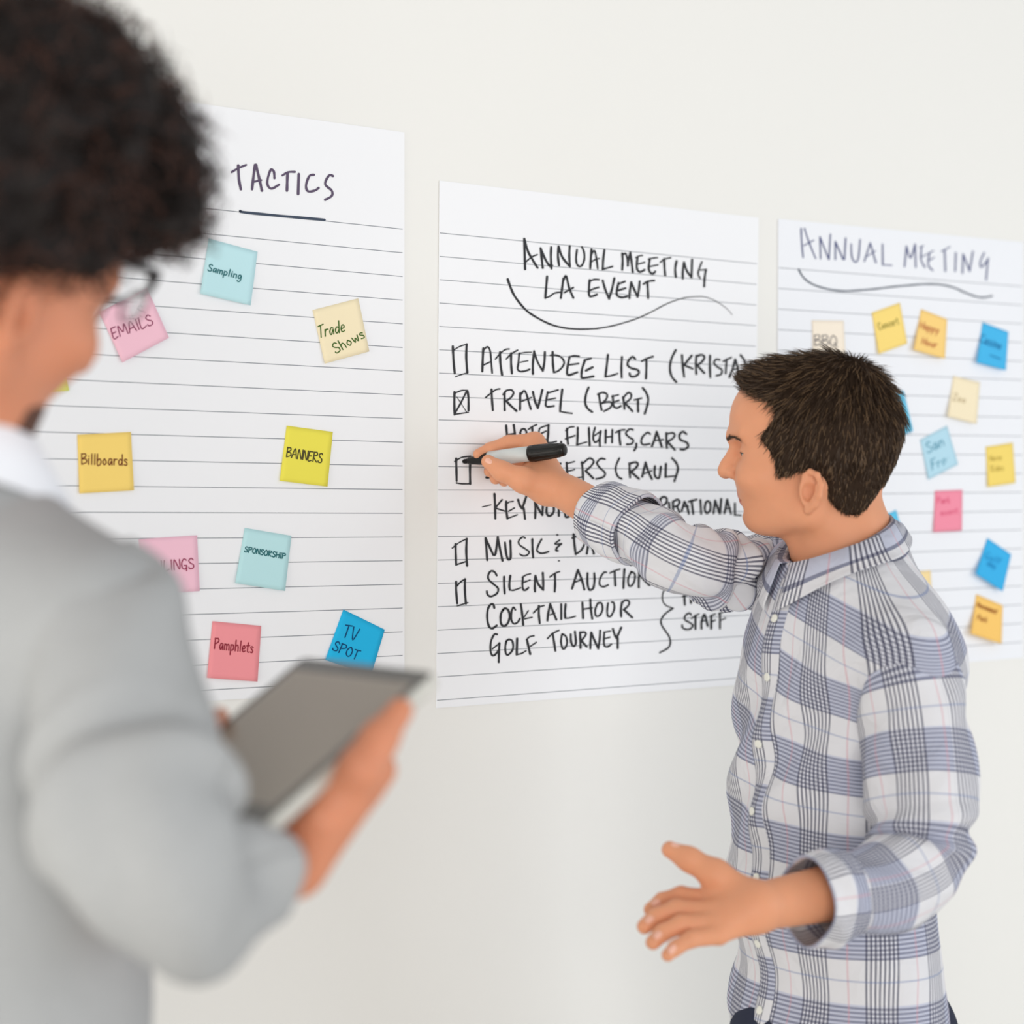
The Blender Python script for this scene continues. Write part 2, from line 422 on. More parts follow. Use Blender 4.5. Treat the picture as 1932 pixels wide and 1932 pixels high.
mid = sheet([(828, 341), (1430, 411), (1420, 1290), (822, 1336)], ruled_paper('ruled_paper_list', (246, 247, 250), .0985, .0443, .992),
            'ruled white sheet headed LA EVENT with the black marker checklist, middle of the three')
left = sheet([(-35, 138), (762, 250), (762, 1300), (-35, 1348)], ruled_paper('ruled_paper_tactics', (245, 246, 249), .1735, .0425, .995),
             'ruled white sheet headed TACTICS, behind the person with the tablet')
right = sheet([(1467, 413), (1929, 457), (1929, 1241), (1464, 1278)], ruled_paper('ruled_paper_meeting', (243, 245, 250), .106, .0450, .985),
              'ruled white sheet with small sticky notes behind the person in plaid')
A, B_, C_, D_, E_, F_, G_, N_ = ((800, 320), 5.8545), ((1110, 320), 5.8545), ((820, 620), 6.44), ((1100, 620), 5.682), ((820, 880), 6.44), ((820, 1080), 5.682), ((1120, 1040), 6.0375), ((1100, 900), 4.83)
ink = M['ink']
write('heading_word', parse('1108,765 1117,1100;1108,765 1150,905 1205,1005 1255,1085;*3 1125,1020 1190,965 1250,940;1288,868 1300,980 1312,1085;1288,868 1340,990 1390,1065 1415,1060;1405,855 1402,960 1408,1092;1487,850 1480,950 1492,1058;1487,850 1530,970 1610,1068;1610,845 1605,950 1612,1068;*3.8 1690,885 1680,980 1690,1045 1720,1070 1750,1050 1772,985 1768,910 1745,855', *A)
      + parse('35,880 28,990 22,1090;*3.6 38,930 65,895 85,950 105,1095;*3 40,1015 85,990 120,982;178,890 165,1000 160,1100;*3.4 160,1100 200,1090 268,1070;375,925 380,1010 375,1108;*3.4 375,950 410,925 430,985 437,1060;437,1060 445,985 465,918;465,918 478,1020 492,1130;545,968 535,1060 545,1110 575,1130 620,1108;*3 525,972 560,955 597,948;*3 545,1045 622,1025;680,985 668,1080 680,1130 712,1150 740,1125;*3 665,990 710,978 765,972;*3 685,1070 770,1052;838,985 842,1080 850,1170;*3 795,1025 840,990 910,972;975,1010 960,1100 968,1188;1058,1025 1045,1120 1045,1205;1058,1025 1090,1120 1140,1190;1147,995 1140,1190;*3.4 1255,1020 1220,1110 1215,1160 1235,1198;*2.6 1230,1110 1300,1105;1300,1105 1285,1200 1280,1290', *B_), ink, mid)
write('heading_word', parse('1360,1180 1350,1300 1340,1418;*3.2 1340,1418 1390,1400 1440,1365 1505,1355;1540,1205 1525,1320 1512,1418;1540,1225 1570,1175 1605,1310 1650,1415;*3.4 1550,1360 1600,1330 1650,1303', *A)
      + parse('15,1220 8,1310 10,1390 40,1400 95,1380;*3.6 15,1235 60,1215 118,1215;*3.6 15,1335 65,1315 115,1300;160,1225 190,1330 230,1425;230,1425 262,1320 288,1200;335,1250 315,1340 320,1390 370,1412 430,1400;*3.8 330,1265 405,1235;*3.8 330,1335 410,1310;475,1245 460,1340 455,1420;475,1245 510,1330 545,1405;568,1235 560,1320 545,1405;652,1235 658,1320 662,1420;*3.8 608,1265 660,1235 730,1225', *B_), ink, mid)
write('underline', [([(800 + x / 5.8545, 320 + y / 5.8545) for x, y in [(925, 1210), (960, 1310), (1010, 1410), (1120, 1545), (1240, 1630), (1400, 1710), (1560, 1750), (1720, 1763), (1915, 1757)]], (4.6, 3.0)),
                    ([(1110 + x / 5.8545, 320 + y / 5.8545) for x, y in [(100, 1755), (250, 1730), (400, 1690), (550, 1640), (700, 1570), (850, 1490), (950, 1450), (1080, 1413), (1230, 1402), (1300, 1410), (1380, 1438), (1470, 1490), (1540, 1545), (1590, 1605)]], (3.0, 0.9))], ink, mid)
CB = [('222,215 230,380 245,545;390,190 385,350 398,535;*2.4 240,255 310,215 390,190;*2.2 255,585 320,560 405,535', C_),
      ('242,770 240,900 243,1045;*4 400,755 412,850 412,995;*2.8 255,780 330,752 400,752;*2.4 243,1042 410,1018;*3.4 385,770 320,900 250,1025;*1.4 270,830 330,920 390,1015', C_),
      ('262,1580 265,1700 268,1850;435,1555 430,1700 432,1885;*2.8 245,1615 330,1565 435,1550;*2.8 265,1875 330,1885 435,1885', C_),
      ('255,945 258,1080 262,1195;390,880 385,1040 395,1205;*2.4 215,992 300,925 395,878;*2.8 260,1195 385,1155', E_),
      ('262,1400 262,1500 275,1665;370,1370 368,1500 380,1665;*3 275,1450 320,1400 375,1370;*2.4 275,1695 405,1655', E_)]
for s, c in CB: write('checkbox', parse(s, *c), ink, mid)
write('handwritten_word', parse('592,240 585,380 580,520;*3.4 592,265 640,222 675,270 690,420 700,540;*2.8 600,440 675,405;795,285 800,420 820,560;*3 740,370 800,300 860,255 905,248;930,300 930,420 940,545;*3 870,370 935,305 1010,262;*3.6 1030,300 1018,420 1010,490 1040,520 1100,515 1155,495;*2.4 1035,300 1100,290 1175,287;*2.4 1040,410 1135,390;1210,275 1195,420 1195,550;*3.6 1210,275 1250,400 1315,515;1340,285 1335,400 1315,515;1435,285 1438,420 1450,530;*3.6 1410,325 1470,322 1540,350 1575,410 1550,470 1500,515 1460,530;1640,345 1615,470 1610,540 1635,565 1735,530;*3.6 1640,345 1700,330 1755,338;*3.6 1640,440 1750,425;1830,380 1795,480 1785,560 1800,600 1930,580;*3.8 1820,385 1900,362;1840,510 1920,470', *C_)
      + parse('268,280 255,400 240,515;*3.6 240,515 300,505 370,482;418,305 412,420 415,522;560,325 530,303 490,340 478,390 520,425 580,440 600,475 560,512 510,510 500,480;680,330 680,430 675,535;*4 630,350 690,320 750,300;995,230 950,320 932,420 950,510 1000,572;1062,285 1070,400 1085,515;1165,290 1085,390;1085,390 1175,430;1215,290 1210,390 1215,485;1215,300 1270,280 1302,305 1280,350 1225,395;1225,395 1300,475;1362,290 1360,400 1365,522;*3.8 1465,335 1430,330 1405,365 1440,410 1488,440 1480,490 1430,505;1540,330 1530,480;*3.6 1505,350 1590,310;1632,330 1605,430 1570,520;1632,330 1655,400 1668,465 1680,520;*3.4 1600,440 1665,432;1690,285 1730,340 1745,410 1740,480', *D_), ink, mid)
write('handwritten_word', parse('692,740 698,860 708,990;*3 620,838 690,780 750,740 795,732;852,780 850,890 852,990;*3.6 835,800 870,755 930,745 960,780 930,835 870,880;870,880 930,940 995,1000;1040,785 1040,900 1038,985;*3.8 1050,800 1085,755 1115,790 1140,880 1170,978;*2.8 1055,885 1175,838;1195,770 1220,880 1255,965;1255,965 1275,890 1310,745;*3.8 1375,770 1355,880 1352,935 1380,950 1450,940;*3.4 1385,780 1500,745;*3 1370,865 1470,845;1552,740 1535,880 1525,1005;*3.2 1525,1005 1580,1018 1670,1030;1872,715 1840,800 1830,900 1860,970 1915,1012', *C_)
      + parse('170,700 185,800 200,870;*3.8 160,705 210,685 258,705 250,755 205,800;*3.8 205,800 280,785 310,805 290,850 225,885;*4 320,720 325,800 335,840 370,850 405,830;*3.4 310,728 380,710;*3.4 325,790 385,770;430,735 440,800 445,860;*3.8 430,745 480,690 515,700 510,750 450,800;450,800 500,850 530,885;590,755 590,830 592,890;*3.4 550,765 630,745;640,635 680,690 700,760 685,840 662,912', *D_), ink, mid)
write('handwritten_word', parse('870,1178 880,1300 884,1380;962,1172 975,1275 978,1370;*3 875,1290 975,1275;*3.8 1040,1265 1060,1225 1095,1222 1118,1265 1100,1330 1060,1330 1040,1265;1185,1195 1190,1260 1192,1350;*3 1140,1225 1190,1190 1240,1168;*3 1275,1215 1310,1195 1390,1170;*3 1285,1280 1355,1245;*3 1275,1215 1265,1300 1290,1365 1350,1345;1385,1172 1380,1280 1370,1385;*3 1370,1385 1420,1385 1480,1370;1538,1375 1540,1420 1530,1450;1610,1215 1612,1310 1622,1400;*3 1595,1240 1640,1200 1695,1192;*3.2 1590,1340 1705,1300;1740,1205 1738,1310 1732,1410;*3 1732,1410 1850,1378;1875,1205 1880,1320 1885,1420', *C_)
      + parse('*3.6 130,1060 110,1140 115,1200 140,1218 180,1180;*2.8 120,1150 190,1100;190,1100 180,1180 182,1260;245,1090 242,1225;315,1085 312,1220;*3.4 245,1165 315,1155;390,1095 392,1170 402,1245;*3.4 350,1115 400,1090 450,1085;*3.8 535,1085 500,1078 460,1120 490,1160 540,1195 520,1235 470,1240;572,1235 570,1270 550,1305;*3.8 720,1130 690,1115 640,1160 625,1215 650,1245 715,1235;790,1105 770,1180 740,1260;790,1105 820,1190 845,1268;*3.4 765,1200 860,1190;895,1120 895,1200 900,1280;*3.8 895,1130 960,1118 985,1140 960,1180 905,1210;905,1210 985,1300;1110,1130 1070,1105 1035,1140 1045,1190 1110,1220 1130,1260 1090,1295 1045,1295', *D_), ink, mid)
write('handwritten_word', parse('690,1590 640,1600 630,1680 690,1730 680,1800 630,1810;760,1600 770,1810;760,1600 830,1600 840,1680 770,1710;900,1600 900,1810 980,1800;900,1600 970,1590;900,1700 960,1690;1060,1810 1090,1600 1130,1810;1070,1730 1120,1720;1430,1590 1440,1700 1450,1800;1530,1640 1450,1710;*3 1450,1715 1580,1785;1605,1630 1610,1730 1620,1830;*3 1610,1640 1700,1615;*3 1615,1735 1700,1712;*2.8 1620,1832 1785,1805;1790,1625 1800,1730 1805,1835', *C_)
      + parse('*3.8 5,1440 70,1390 115,1420 90,1470 30,1525;30,1525 110,1605;*3.8 235,1400 190,1395 150,1440 180,1490 235,1545 220,1590 140,1612;*3.8 390,1390 355,1470 355,1540 380,1590 415,1610;500,1445 500,1520 505,1595;495,1450 560,1432 590,1455 560,1500 515,1535;515,1535 600,1610;672,1435 650,1520 635,1585;672,1435 700,1530 740,1612;*3.4 640,1560 735,1525;772,1475 768,1560 790,1600 820,1590 835,1480;890,1450 885,1590;*3 885,1590 985,1580;955,1390 1000,1440 1018,1510 980,1635', *D_), ink, mid)
write('handwritten_word', parse('*2 580,492 685,468;728,335 735,480 738,635;*3.2 820,405 750,490;*3.2 750,510 860,545;870,425 872,530 885,635;*2.6 860,470 900,435 955,425;*2.6 900,545 970,505;*2.6 890,632 1005,588;1015,405 1035,470 1065,512;1120,350 1090,440 1065,512;1085,510 1100,640;1222,425 1225,520 1222,630;1222,425 1260,510 1310,590;1310,390 1315,480 1310,590;1365,470 1360,560 1385,600 1420,590 1450,540 1440,470 1400,440 1365,470;1510,460 1510,600;1470,470 1560,450;1590,470 1590,610 1650,600', *E_)
      + parse('500,200 505,320;540,205 540,320;540,205 590,320;590,200 590,320;*3 660,190 640,220 665,260 640,300;705,200 710,300;700,205 735,180 765,200 755,240 715,270;785,235 790,310;820,225 822,320;822,225 860,205 880,225 865,260 835,270;860,275 880,320;925,225 900,310;925,225 950,270 965,335;*3.2 910,270 960,265;990,215 1005,335;*4 965,225 1035,205;1070,210 1078,335;1120,230 1110,290 1130,330 1160,300 1160,240 1140,220 1120,230;1205,215 1190,330;1205,215 1245,330;1260,200 1250,330;1315,205 1290,330;1315,205 1350,335;*3.4 1295,290 1345,285;1385,240 1385,345;*3 1385,345 1440,350', *N_), ink, mid)
write('handwritten_word', parse('620,872 630,1000 640,1140;620,872 660,960 712,1072;712,1072 740,1060 768,860;768,860 790,980 825,1145;855,925 870,1060 895,1130 925,1100 920,905;*3.2 1100,870 1070,858 1025,900 1030,950 1100,1000 1150,1040 1120,1080 1070,1085 1035,1065;1188,885 1190,1000 1198,1108;*3.6 1300,885 1260,960 1245,1020 1275,1050 1320,1055 1385,1035;*3.4 1488,832 1496,832;*3 1520,895 1465,935 1480,945 1540,940;*3.8 1540,940 1490,985 1475,1020 1500,1025;*2.6 1505,1148 1518,1146;1690,825 1700,950 1715,1068;*3.8 1675,870 1740,850 1800,880 1820,940 1780,1020 1715,1065;1880,880 1865,970 1850,1060;1880,880 1920,1000 1935,1060', *E_), ink, mid)
write('handwritten_word', parse('*3.8 755,1325 730,1285 690,1270 655,1310 655,1370 710,1425 770,1480 760,1540 690,1580 645,1560 635,1515;845,1340 845,1440 852,1545;920,1330 908,1440 915,1500;*3 915,1500 960,1505 1045,1475;*3.8 1075,1340 1068,1440 1080,1500 1110,1500 1140,1475;*2.8 1065,1350 1110,1320 1165,1305;*2.8 1085,1410 1160,1380;1225,1330 1218,1430 1220,1520;1225,1330 1260,1430 1320,1500;1315,1295 1320,1400 1320,1500;1462,1310 1465,1420 1460,1520;*3 1400,1345 1460,1300 1520,1278;1742,1260 1700,1390 1670,1485;1742,1260 1790,1380 1820,1495;*3 1695,1410 1790,1375', *E_)
      + parse('1640,10 1640,120 1660,185 1700,170 1715,90 1712,10', *F_) + parse('*3.6 145,240 115,245 75,310 70,380 110,405 165,385;240,225 248,390;*3 185,250 240,222 300,205;352,205 345,310 340,420;*3.8 430,235 395,310 400,385 430,395 465,340 470,260 430,235;520,240 515,330 515,410;520,240 570,320 635,385;675,240 660,310 640,385', *G_), ink, mid)
write('handwritten_word', parse('640,380 630,345 600,345 570,400 565,500 585,580 620,600 665,570;735,400 710,450 710,540 740,575 780,550 805,480 790,405 755,385 735,400;*3.6 865,400 845,375 825,420 825,510 850,550 890,535 915,495;925,340 940,450 950,560;*2.8 1005,410 960,480;*2.8 960,500 1045,482;1118,360 1118,450 1128,545;*3 1060,435 1120,375 1175,355;1240,340 1220,430 1210,515;1240,340 1270,420 1305,505;*2.8 1240,455 1290,435;1358,340 1358,500;1405,340 1398,420 1400,490;*3 1400,490 1440,490 1510,470;1585,325 1592,490;1670,290 1675,390 1690,495;*3 1585,395 1690,380;*3.8 1750,330 1722,400 1730,465 1770,460 1800,400 1790,330 1750,330', *F_)
      + parse('*3.8 165,590 155,680 165,740 200,735 235,660 230,590 205,580;325,580 312,660 315,745;*3.8 320,590 365,557 405,575 395,620 345,665;345,665 440,755', *G_), ink, mid)
write('handwritten_word', parse('*3.8 670,665 640,665 605,740 600,840 620,890 650,880 690,830;*2.6 620,820 695,760;695,760 690,860 688,960;*3.8 770,735 758,800 765,870 795,880 840,820 835,740 800,718 770,735;885,710 880,880;*3 880,880 930,870 980,840;990,720 1005,790 1025,875;*3 985,720 1020,690 1065,680;*3 1015,800 1090,750;1265,655 1280,740 1295,840;*3 1210,710 1265,655 1335,620;*3.8 1365,670 1355,740 1370,810 1395,815 1420,760 1410,690 1370,660;1460,665 1465,750 1490,790 1515,755 1505,635;1560,640 1562,730 1565,810;*3.8 1560,645 1610,640 1620,670 1575,730;1580,740 1630,795;1680,645 1672,740 1670,815;1680,645 1715,730 1755,815;1775,625 1770,720 1755,815;*3.8 1820,640 1815,740 1825,790 1860,795 1895,770;*3 1815,640 1885,630;*3 1825,710 1880,695', *F_)
      + parse('220,885 240,950 260,990;315,870 285,940 260,990;275,990 275,1105', *G_), ink, mid)
write('brace', parse('*2.6 840,300 845,360 810,430 785,500 790,570 830,620 905,650;*3.4 905,650 820,710 770,780 775,840 820,910 860,970 875,1040 850,1100 755,1155', *G_), ink, mid)
write('handwritten_word', parse('1030,430 1035,520 1040,610;1105,430 1110,590;*3.2 1015,515 1110,490;1165,440 1150,520 1185,580 1220,570 1235,500 1200,440 1165,440;1285,440 1285,580;1250,450 1330,430;*3.4 1360,440 1350,530 1370,570 1400,550;1430,440 1430,560 1480,550', *G_), ink, mid)
write('handwritten_word', parse('*3.6 1110,725 1090,705 1045,735 1040,780 1090,810 1130,845 1100,885 1050,890 1015,870 1010,840;1160,735 1160,885;*2.8 1115,765 1160,735 1200,715;1250,735 1230,810 1230,880;1250,735 1270,730 1300,850;*3 1230,800 1285,785;1340,735 1340,880;*3 1330,740 1385,715;*3 1345,805 1385,785;1440,705 1440,880;*2.8 1425,715 1490,690;*2.8 1440,790 1505,762', *G_), ink, mid)
K_ = ((380, 300), 4.025); H_ = ((1452, 380), 4.025)
write('heading_word', parse('*5 280,50 285,150 300,230;*4 230,100 280,70 340,45;*5 408,45 395,140 385,230;*5 415,45 440,150 460,240;*3.6 390,175 455,160;*4.4 555,145 550,95 525,85 500,180 530,225 590,195;*5 655,105 652,170 650,240;*4 615,125 660,100 710,98;*5 740,115 735,265;*4.4 855,120 820,130 795,200 810,245 860,240 890,220;*4.4 1000,130 970,125 940,190 990,240 990,280 940,310', *K_), M['ink_purple'], left)
write('underline', parse('*5 295,395 330,405 600,432 935,462', *K_), M['ink_slate'], left)
write('heading_word', parse('*2.8 240,205 245,320 255,425;*2.6 265,205 300,310 350,432;*2 260,335 335,295;383,270 388,435;383,270 450,440;462,250 452,440;500,305 500,440;500,305 560,440;578,280 570,440;620,325 625,420 650,460 675,430 688,290;765,315 720,455;765,315 808,465;*2 735,420 805,375;858,325 860,482;*2 860,482 930,485;1040,340 1025,495;1040,340 1070,430 1105,325;1105,325 1110,500;1155,345 1150,440 1180,500;*2 1140,350 1170,335;*2 1160,420 1195,400;1215,390 1205,480 1240,525;*2 1205,395 1245,375;*2 1210,450 1250,425;1330,370 1335,530;*2 1305,380 1370,345;1415,390 1410,530;1470,400 1465,545;1470,400 1520,530;1545,380 1520,530;1630,390 1600,460 1610,500 1660,440;1660,430 1645,595', *H_, 2.8), M['ink_navy'], right)
write('underline', parse('220,515 260,580 330,630 440,665 560,680 680,675 800,665 920,650 1050,638 1180,628 1300,632 1400,655 1480,690 1560,720 1620,730 1690,718', *H_, 3.0), M['ink_slate'], right)

# a single-stroke hand for the sticky notes: width; strokes in a box 10 high
HAND = {'A': (7, '0,10 3.5,0 7,10;1.3,6.5 5.8,6'), 'B': (6, '0,0 0.5,10;0,0.5 4,0 5,2.5 0.5,5 5,5 6,8 0.5,10'), 'C': (6, '5.5,1.5 3,0 0.5,4 1,9 4,10 6,8.5'), 'E': (5, '0.5,0 0,10 4.5,9.5;0.5,0.3 5,0;0.3,5 4,4.6'), 'F': (5, '0.5,0 0,10;0.5,0.3 5,-0.5;0.3,5 4,4.3'),
        'G': (6, '5.5,1.5 3,0 0.5,4 1,9 4,10 5.5,7 3,6.5;5.5,6.5 5,12'), 'H': (6, '0,0 0.5,10;6,0 5.5,10;0.3,5.3 5.7,4.7'), 'I': (2, '1,0 1,10'), 'L': (5, '0.5,0 0,10 5,9'), 'M': (8, '0,10 1,0 4,7 7,0 8,10'), 'N': (6, '0,10 0.5,0 5.5,10 6,0'), 'O': (6, '3,0 0.5,3 0.5,8 3,10 5.5,8 5.5,3 3,0'),
        'P': (6, '0.5,0 0.5,10;0,0.5 4.5,0 5.5,3 0.5,5.5'), 'Q': (7, '3,0 0.5,3 0.5,8 3,10 6,8 6,3 3,0;4,7 7,11'), 'R': (6, '0.5,0 0.5,10;0,0.5 4.5,0 5,3 0.5,5 5.8,10'), 'S': (5.5, '5,1.5 3,0 0.5,2 2,4.5 5,6.5 4.5,9.5 1,10 0,8.5'), 'T': (6, '3,0 3,10;0,0.6 6,-0.3'), 'V': (6, '0,0 3,10 6,0'), 'Z': (6, '0,0.5 5.5,0 0.5,10 6,9.5'),
        'a': (5, '4.5,5 2,4.2 0.3,7.5 2,10 4.3,6 4.8,10'), 'b': (5, '0.5,0 0.5,10 3.5,10 4.8,7 3,4.5 0.5,6.5'), 'c': (4.5, '4.2,5 2,4.2 0.3,7.5 2,10 4.4,9'), 'd': (5, '4.3,6 2,4.5 0.3,7.5 2,10 4.3,7.5;4.6,0 4.6,10'), 'e': (4.5, '0.5,7.3 4,6.5 3,4.3 1,5 0.4,8 2.2,10 4.5,9'), 'g': (5, '4.3,5 2,4.3 0.4,7 2,9.5 4.3,6;4.4,5 4.6,12 2,14 0.3,13'), 'h': (5, '0.5,0 0.5,10;0.5,6 2.8,4.3 4.3,6 4.5,10'), 'i': (2, '1,4.5 1,10;1,2.2 1.2,2.4'), 'l': (2, '1,0 1,10'),
        'm': (7.5, '0.5,4.5 0.5,10;0.5,6 2.2,4.4 3.5,6 3.6,10;3.6,6 5.4,4.4 6.8,6 7,10'), 'n': (5, '0.5,4.5 0.5,10;0.5,6 2.8,4.4 4.3,6 4.5,10'), 'o': (5, '2.4,4.4 0.4,7 2.2,10 4.5,7.5 2.4,4.4'), 'p': (5, '0.5,4.5 0.5,14;0.5,5.5 3,4.4 4.6,7 3,9.8 0.5,9'), 'r': (4, '0.5,4.5 0.5,10;0.5,6.5 2,4.6 3.8,4.8'), 's': (4, '3.8,5 2,4.2 0.6,5.6 3.6,8 3,10 0.3,9.6'), 't': (4, '2,1 1.8,9 3.8,9.8;0,4 4,3.6'),
        'u': (5, '0.5,4.5 0.6,8.5 2.4,10 4.3,8;4.4,4.5 4.6,10'), 'v': (5, '0.3,4.5 2.4,10 4.6,4.5'), 'f': (4, '3.8,1 2,0.6 1.6,10;0,4.6 3.6,4.3'), 'k': (5, '0.5,0 0.5,10;4,4.5 0.7,7.5 4.4,10'), 'w': (6.5, '0.3,4.5 1.5,10 3.2,6 4.8,10 6.3,4.5'), 'y': (5, '0.5,4.5 2.4,9;4.6,4.5 1.5,14'), ' ': (3, '')}
def hand(text, p0, p1, h, w=2.0, tilt=0.0):
    p0 = np.array(p0, float); p1 = np.array(p1, float); d = p1 - p0; L = np.linalg.norm(d); d /= L
    dn = np.array([-d[1], d[0]]); dn = dn + d * tilt
    adv = [HAND[c][0] + 1.6 for c in text]; k = L / sum(adv); x = 0; out = []
    for c, a in zip(text, adv):
        for st in HAND[c][1].split(';'):
            if st: out.append(([tuple(p0 + d * (x + float(q.split(',')[0])) * k + dn * (float(q.split(',')[1]) * h / 10 + random.uniform(-.2, .2))) for q in st.split()], w))
        x += a
    return out
NB = 0.0026
notes_mats = {}
def note(corners, rgb, label, texts=(), inkc=(70, 70, 70), lift=0.004, group=None, curl=0.0):
    tl, tr, br, bl = [np.array(c, float) for c in corners]
    if rgb not in notes_mats: notes_mats[rgb] = mat('note_paper_%d' % len(notes_mats), rgb, 0.8, spec=0.1)
    n = 10; V = []
    f = lambda v: NB + lift * v ** 2.2
    for j in range(n + 1):
        for i in range(n + 1):
            u, v = i / n, j / n
            p = (tl * (1 - u) + tr * u) * (1 - v) + (bl * (1 - u) + br * u) * v
            V.append(W(p[0], p[1], f(v) + curl * v * v * (1 - u) ** 2))
    V += [v + np.array([0, .0003, 0]) for v in V]; h = (n + 1) ** 2; m1 = n + 1; Fc = []
    for j in range(n):
        for i in range(n):
            a = j * m1 + i; Fc.append((a + m1, a + m1 + 1, a + 1, a)); Fc.append((h + a, h + a + 1, h + a + m1 + 1, h + a + m1))
    edge = [i for i in range(n)] + [j * m1 + n for j in range(n)] + [n * m1 + i for i in range(n, 0, -1)] + [j * m1 for j in range(n, 0, -1)]
    for a, b in zip(edge, edge[1:] + edge[:1]): Fc.append((a, b, h + b, h + a))
    o = link('sticky_note', V, Fc, notes_mats[rgb], base=(V[0] + V[n]) / 2)
    tag(o, label, 'sticky note', group)
    key = ('ink',) + inkc
    if key not in notes_mats: notes_mats[key] = mat('note_ink_%d' % len(notes_mats), inkc, 0.8, spec=0.1)
    ax = bl - tl
    def on_note(x, y, e=0):
        v = min(max((np.array([x, y]) - tl) @ ax / (ax @ ax), 0), 1); ux = tr - tl; u = min(max((np.array([x, y]) - tl) @ ux / (ux @ ux), 0), 1)
        return W(x, y, f(v) + curl * v * v * (1 - u) ** 2 + .0004 + e)
    for st in texts: link('handwriting', *ribbons(st, on_note), notes_mats[key], o, smooth=False)
    return o
GL, GR = 'sticky notes on the TACTICS sheet', 'sticky notes on the right-hand sheet'
note([(394, 450), (486, 475), (473, 576), (378, 554)], (196, 234, 240), 'pale blue note reading Sampling, below the word TACTICS', [hand('Sampling', (395, 498), (460, 515), 13, 2.0)], (55, 115, 120), .003, GL)
note([(188, 590), (277, 542), (319, 637), (231, 684)], (250, 200, 216), 'pink note reading EMAILS beside the eyeglasses', [hand('EMAILS', (208, 620), (286, 592), 20, 2.2)], (150, 75, 105), .003, GL)
note([(590, 585), (676, 563), (697, 663), (613, 686)], (248, 234, 198), 'cream note reading Trade Shows near the sheet edge', [hand('Trade', (600, 615), (652, 602), 22, 2.2, -.2), hand('Shows', (625, 650), (682, 618), 19, 2.2)], (80, 110, 55), .002, GL)
note([(40, 712), (124, 703), (131, 737), (50, 746)], (226, 234, 120), 'lime green note mostly hidden behind the face of the person in grey', (), (70, 70, 70), .002, GL)
note([(146, 820), (247, 815), (253, 925), (150, 931)], (254, 220, 124), 'amber note reading Billboards on the TACTICS sheet', [hand('Billboards', (154, 856), (243, 858), 20, 2.2)], (125, 70, 45), .002, GL)
note([(541, 803), (628, 815), (618, 918), (528, 907)], (241, 230, 92), 'bright yellow note reading BANNERS', [hand('BANNERS', (543, 844), (612, 856), 18, 2.2)], (85, 80, 50), .002, GL)
note([(262, 1017), (372, 1010), (377, 1115), (272, 1122)], (249, 200, 217), 'pink note ending in LINGS, half hidden behind the grey jacket', [hand('MAILINGS', (270, 1060), (368, 1053), 19, 2.2)], (160, 70, 100), .002, GL)
note([(462, 996), (550, 1011), (538, 1115), (444, 1100)], (192, 232, 236), 'pale blue note reading SPONSORSHIP above the tablet', [hand('SPONSORSHIP', (463, 1031), (541, 1045), 10, 2.0)], (50, 110, 115), .003, GL)
note([(401, 1172), (493, 1181), (486, 1286), (391, 1279)], (249, 157, 163), 'coral note reading Pamphlets above the left end of the tablet', [hand('Pamphlets', (406, 1204), (481, 1212), 20, 2.2)], (150, 50, 65), .002, GL)
note([(648, 1150), (726, 1188), (700, 1275), (614, 1245)], (44, 186, 236), 'sky blue note reading TV SPOT just behind the tablet', [hand('TV', (653, 1178), (682, 1188), 24, 2.2), hand('SPOT', (634, 1209), (683, 1230), 18, 2.2)], (25, 75, 120), .002, GL)
note([(1532, 604), (1592, 605), (1596, 681), (1535, 679)], (252, 240, 222), 'cream note reading BBQ above the hair of the person in plaid', [hand('BBQ', (1537, 632), (1583, 633), 20, 1.8)], (105, 100, 105), .003, GR)
note([(1645, 590), (1698, 571), (1712, 648), (1658, 668)], (254, 224, 132), 'golden note tilted up at its right, second from left in the top row', [hand('Concert', (1655, 610), (1694, 598), 13, 1.5)], (140, 130, 55), .004, GR)
note([(1738, 583), (1787, 602), (1783, 677), (1724, 660)], (254, 215, 134), 'light orange note reading Happy Hour, between the golden and the blue note', [hand('Happy', (1738, 606), (1776, 617), 13, 1.5), hand('Hour', (1742, 637), (1772, 645), 12, 1.5)], (190, 100, 70), .008, GR)
note([(1854, 608), (1903, 626), (1898, 699), (1843, 684)], (78, 188, 240), 'sky blue note at the right end of the top row', [hand('Casino', (1853, 630), (1895, 645), 16, 1.5), parse('1868,670 1888,677', (0, 0), 1, 1.6)], (40, 110, 165), .008, GR)
note([(1799, 709), (1849, 721), (1843, 800), (1788, 786)], (250, 236, 203), 'cream note reading Zoo below the blue one of the top row', [hand('Zoo', (1800, 742), (1826, 748), 13, 1.4)], (190, 170, 130), .006, GR)
note([(1648, 760), (1705, 737), (1723, 813), (1664, 836)], (112, 208, 243), 'sky blue note peeking out behind the head of the person in plaid', (), (70, 70, 70), .003, GR)
note([(1736, 830), (1787, 803), (1808, 876), (1752, 905)], (186, 224, 240), 'pale blue note reading San Fran', [hand('San', (1746, 836), (1780, 820), 19, 1.8, -.2), hand('Fran', (1756, 868), (1796, 852), 18, 1.8, -.2)], (70, 145, 170), .002, GR)
note([(1860, 843), (1911, 835), (1916, 911), (1864, 919)], (249, 221, 120), 'yellow note at the right edge of the sheet, right of the San Fran note', [hand('Horse', (1867, 860), (1890, 857), 10, 1.2), hand('Rides', (1869, 879), (1894, 876), 11, 1.2)], (190, 165, 75), .003, GR)
note([(1764, 926), (1816, 924), (1815, 1001), (1762, 1004)], (247, 150, 172), 'rose pink note with faint red writing, right of the collar', [hand('Park', (1768, 938), (1794, 937), 12, 1.4), hand('event', (1774, 962), (1808, 957), 11, 1.4)], (228, 95, 130), .003, GR)
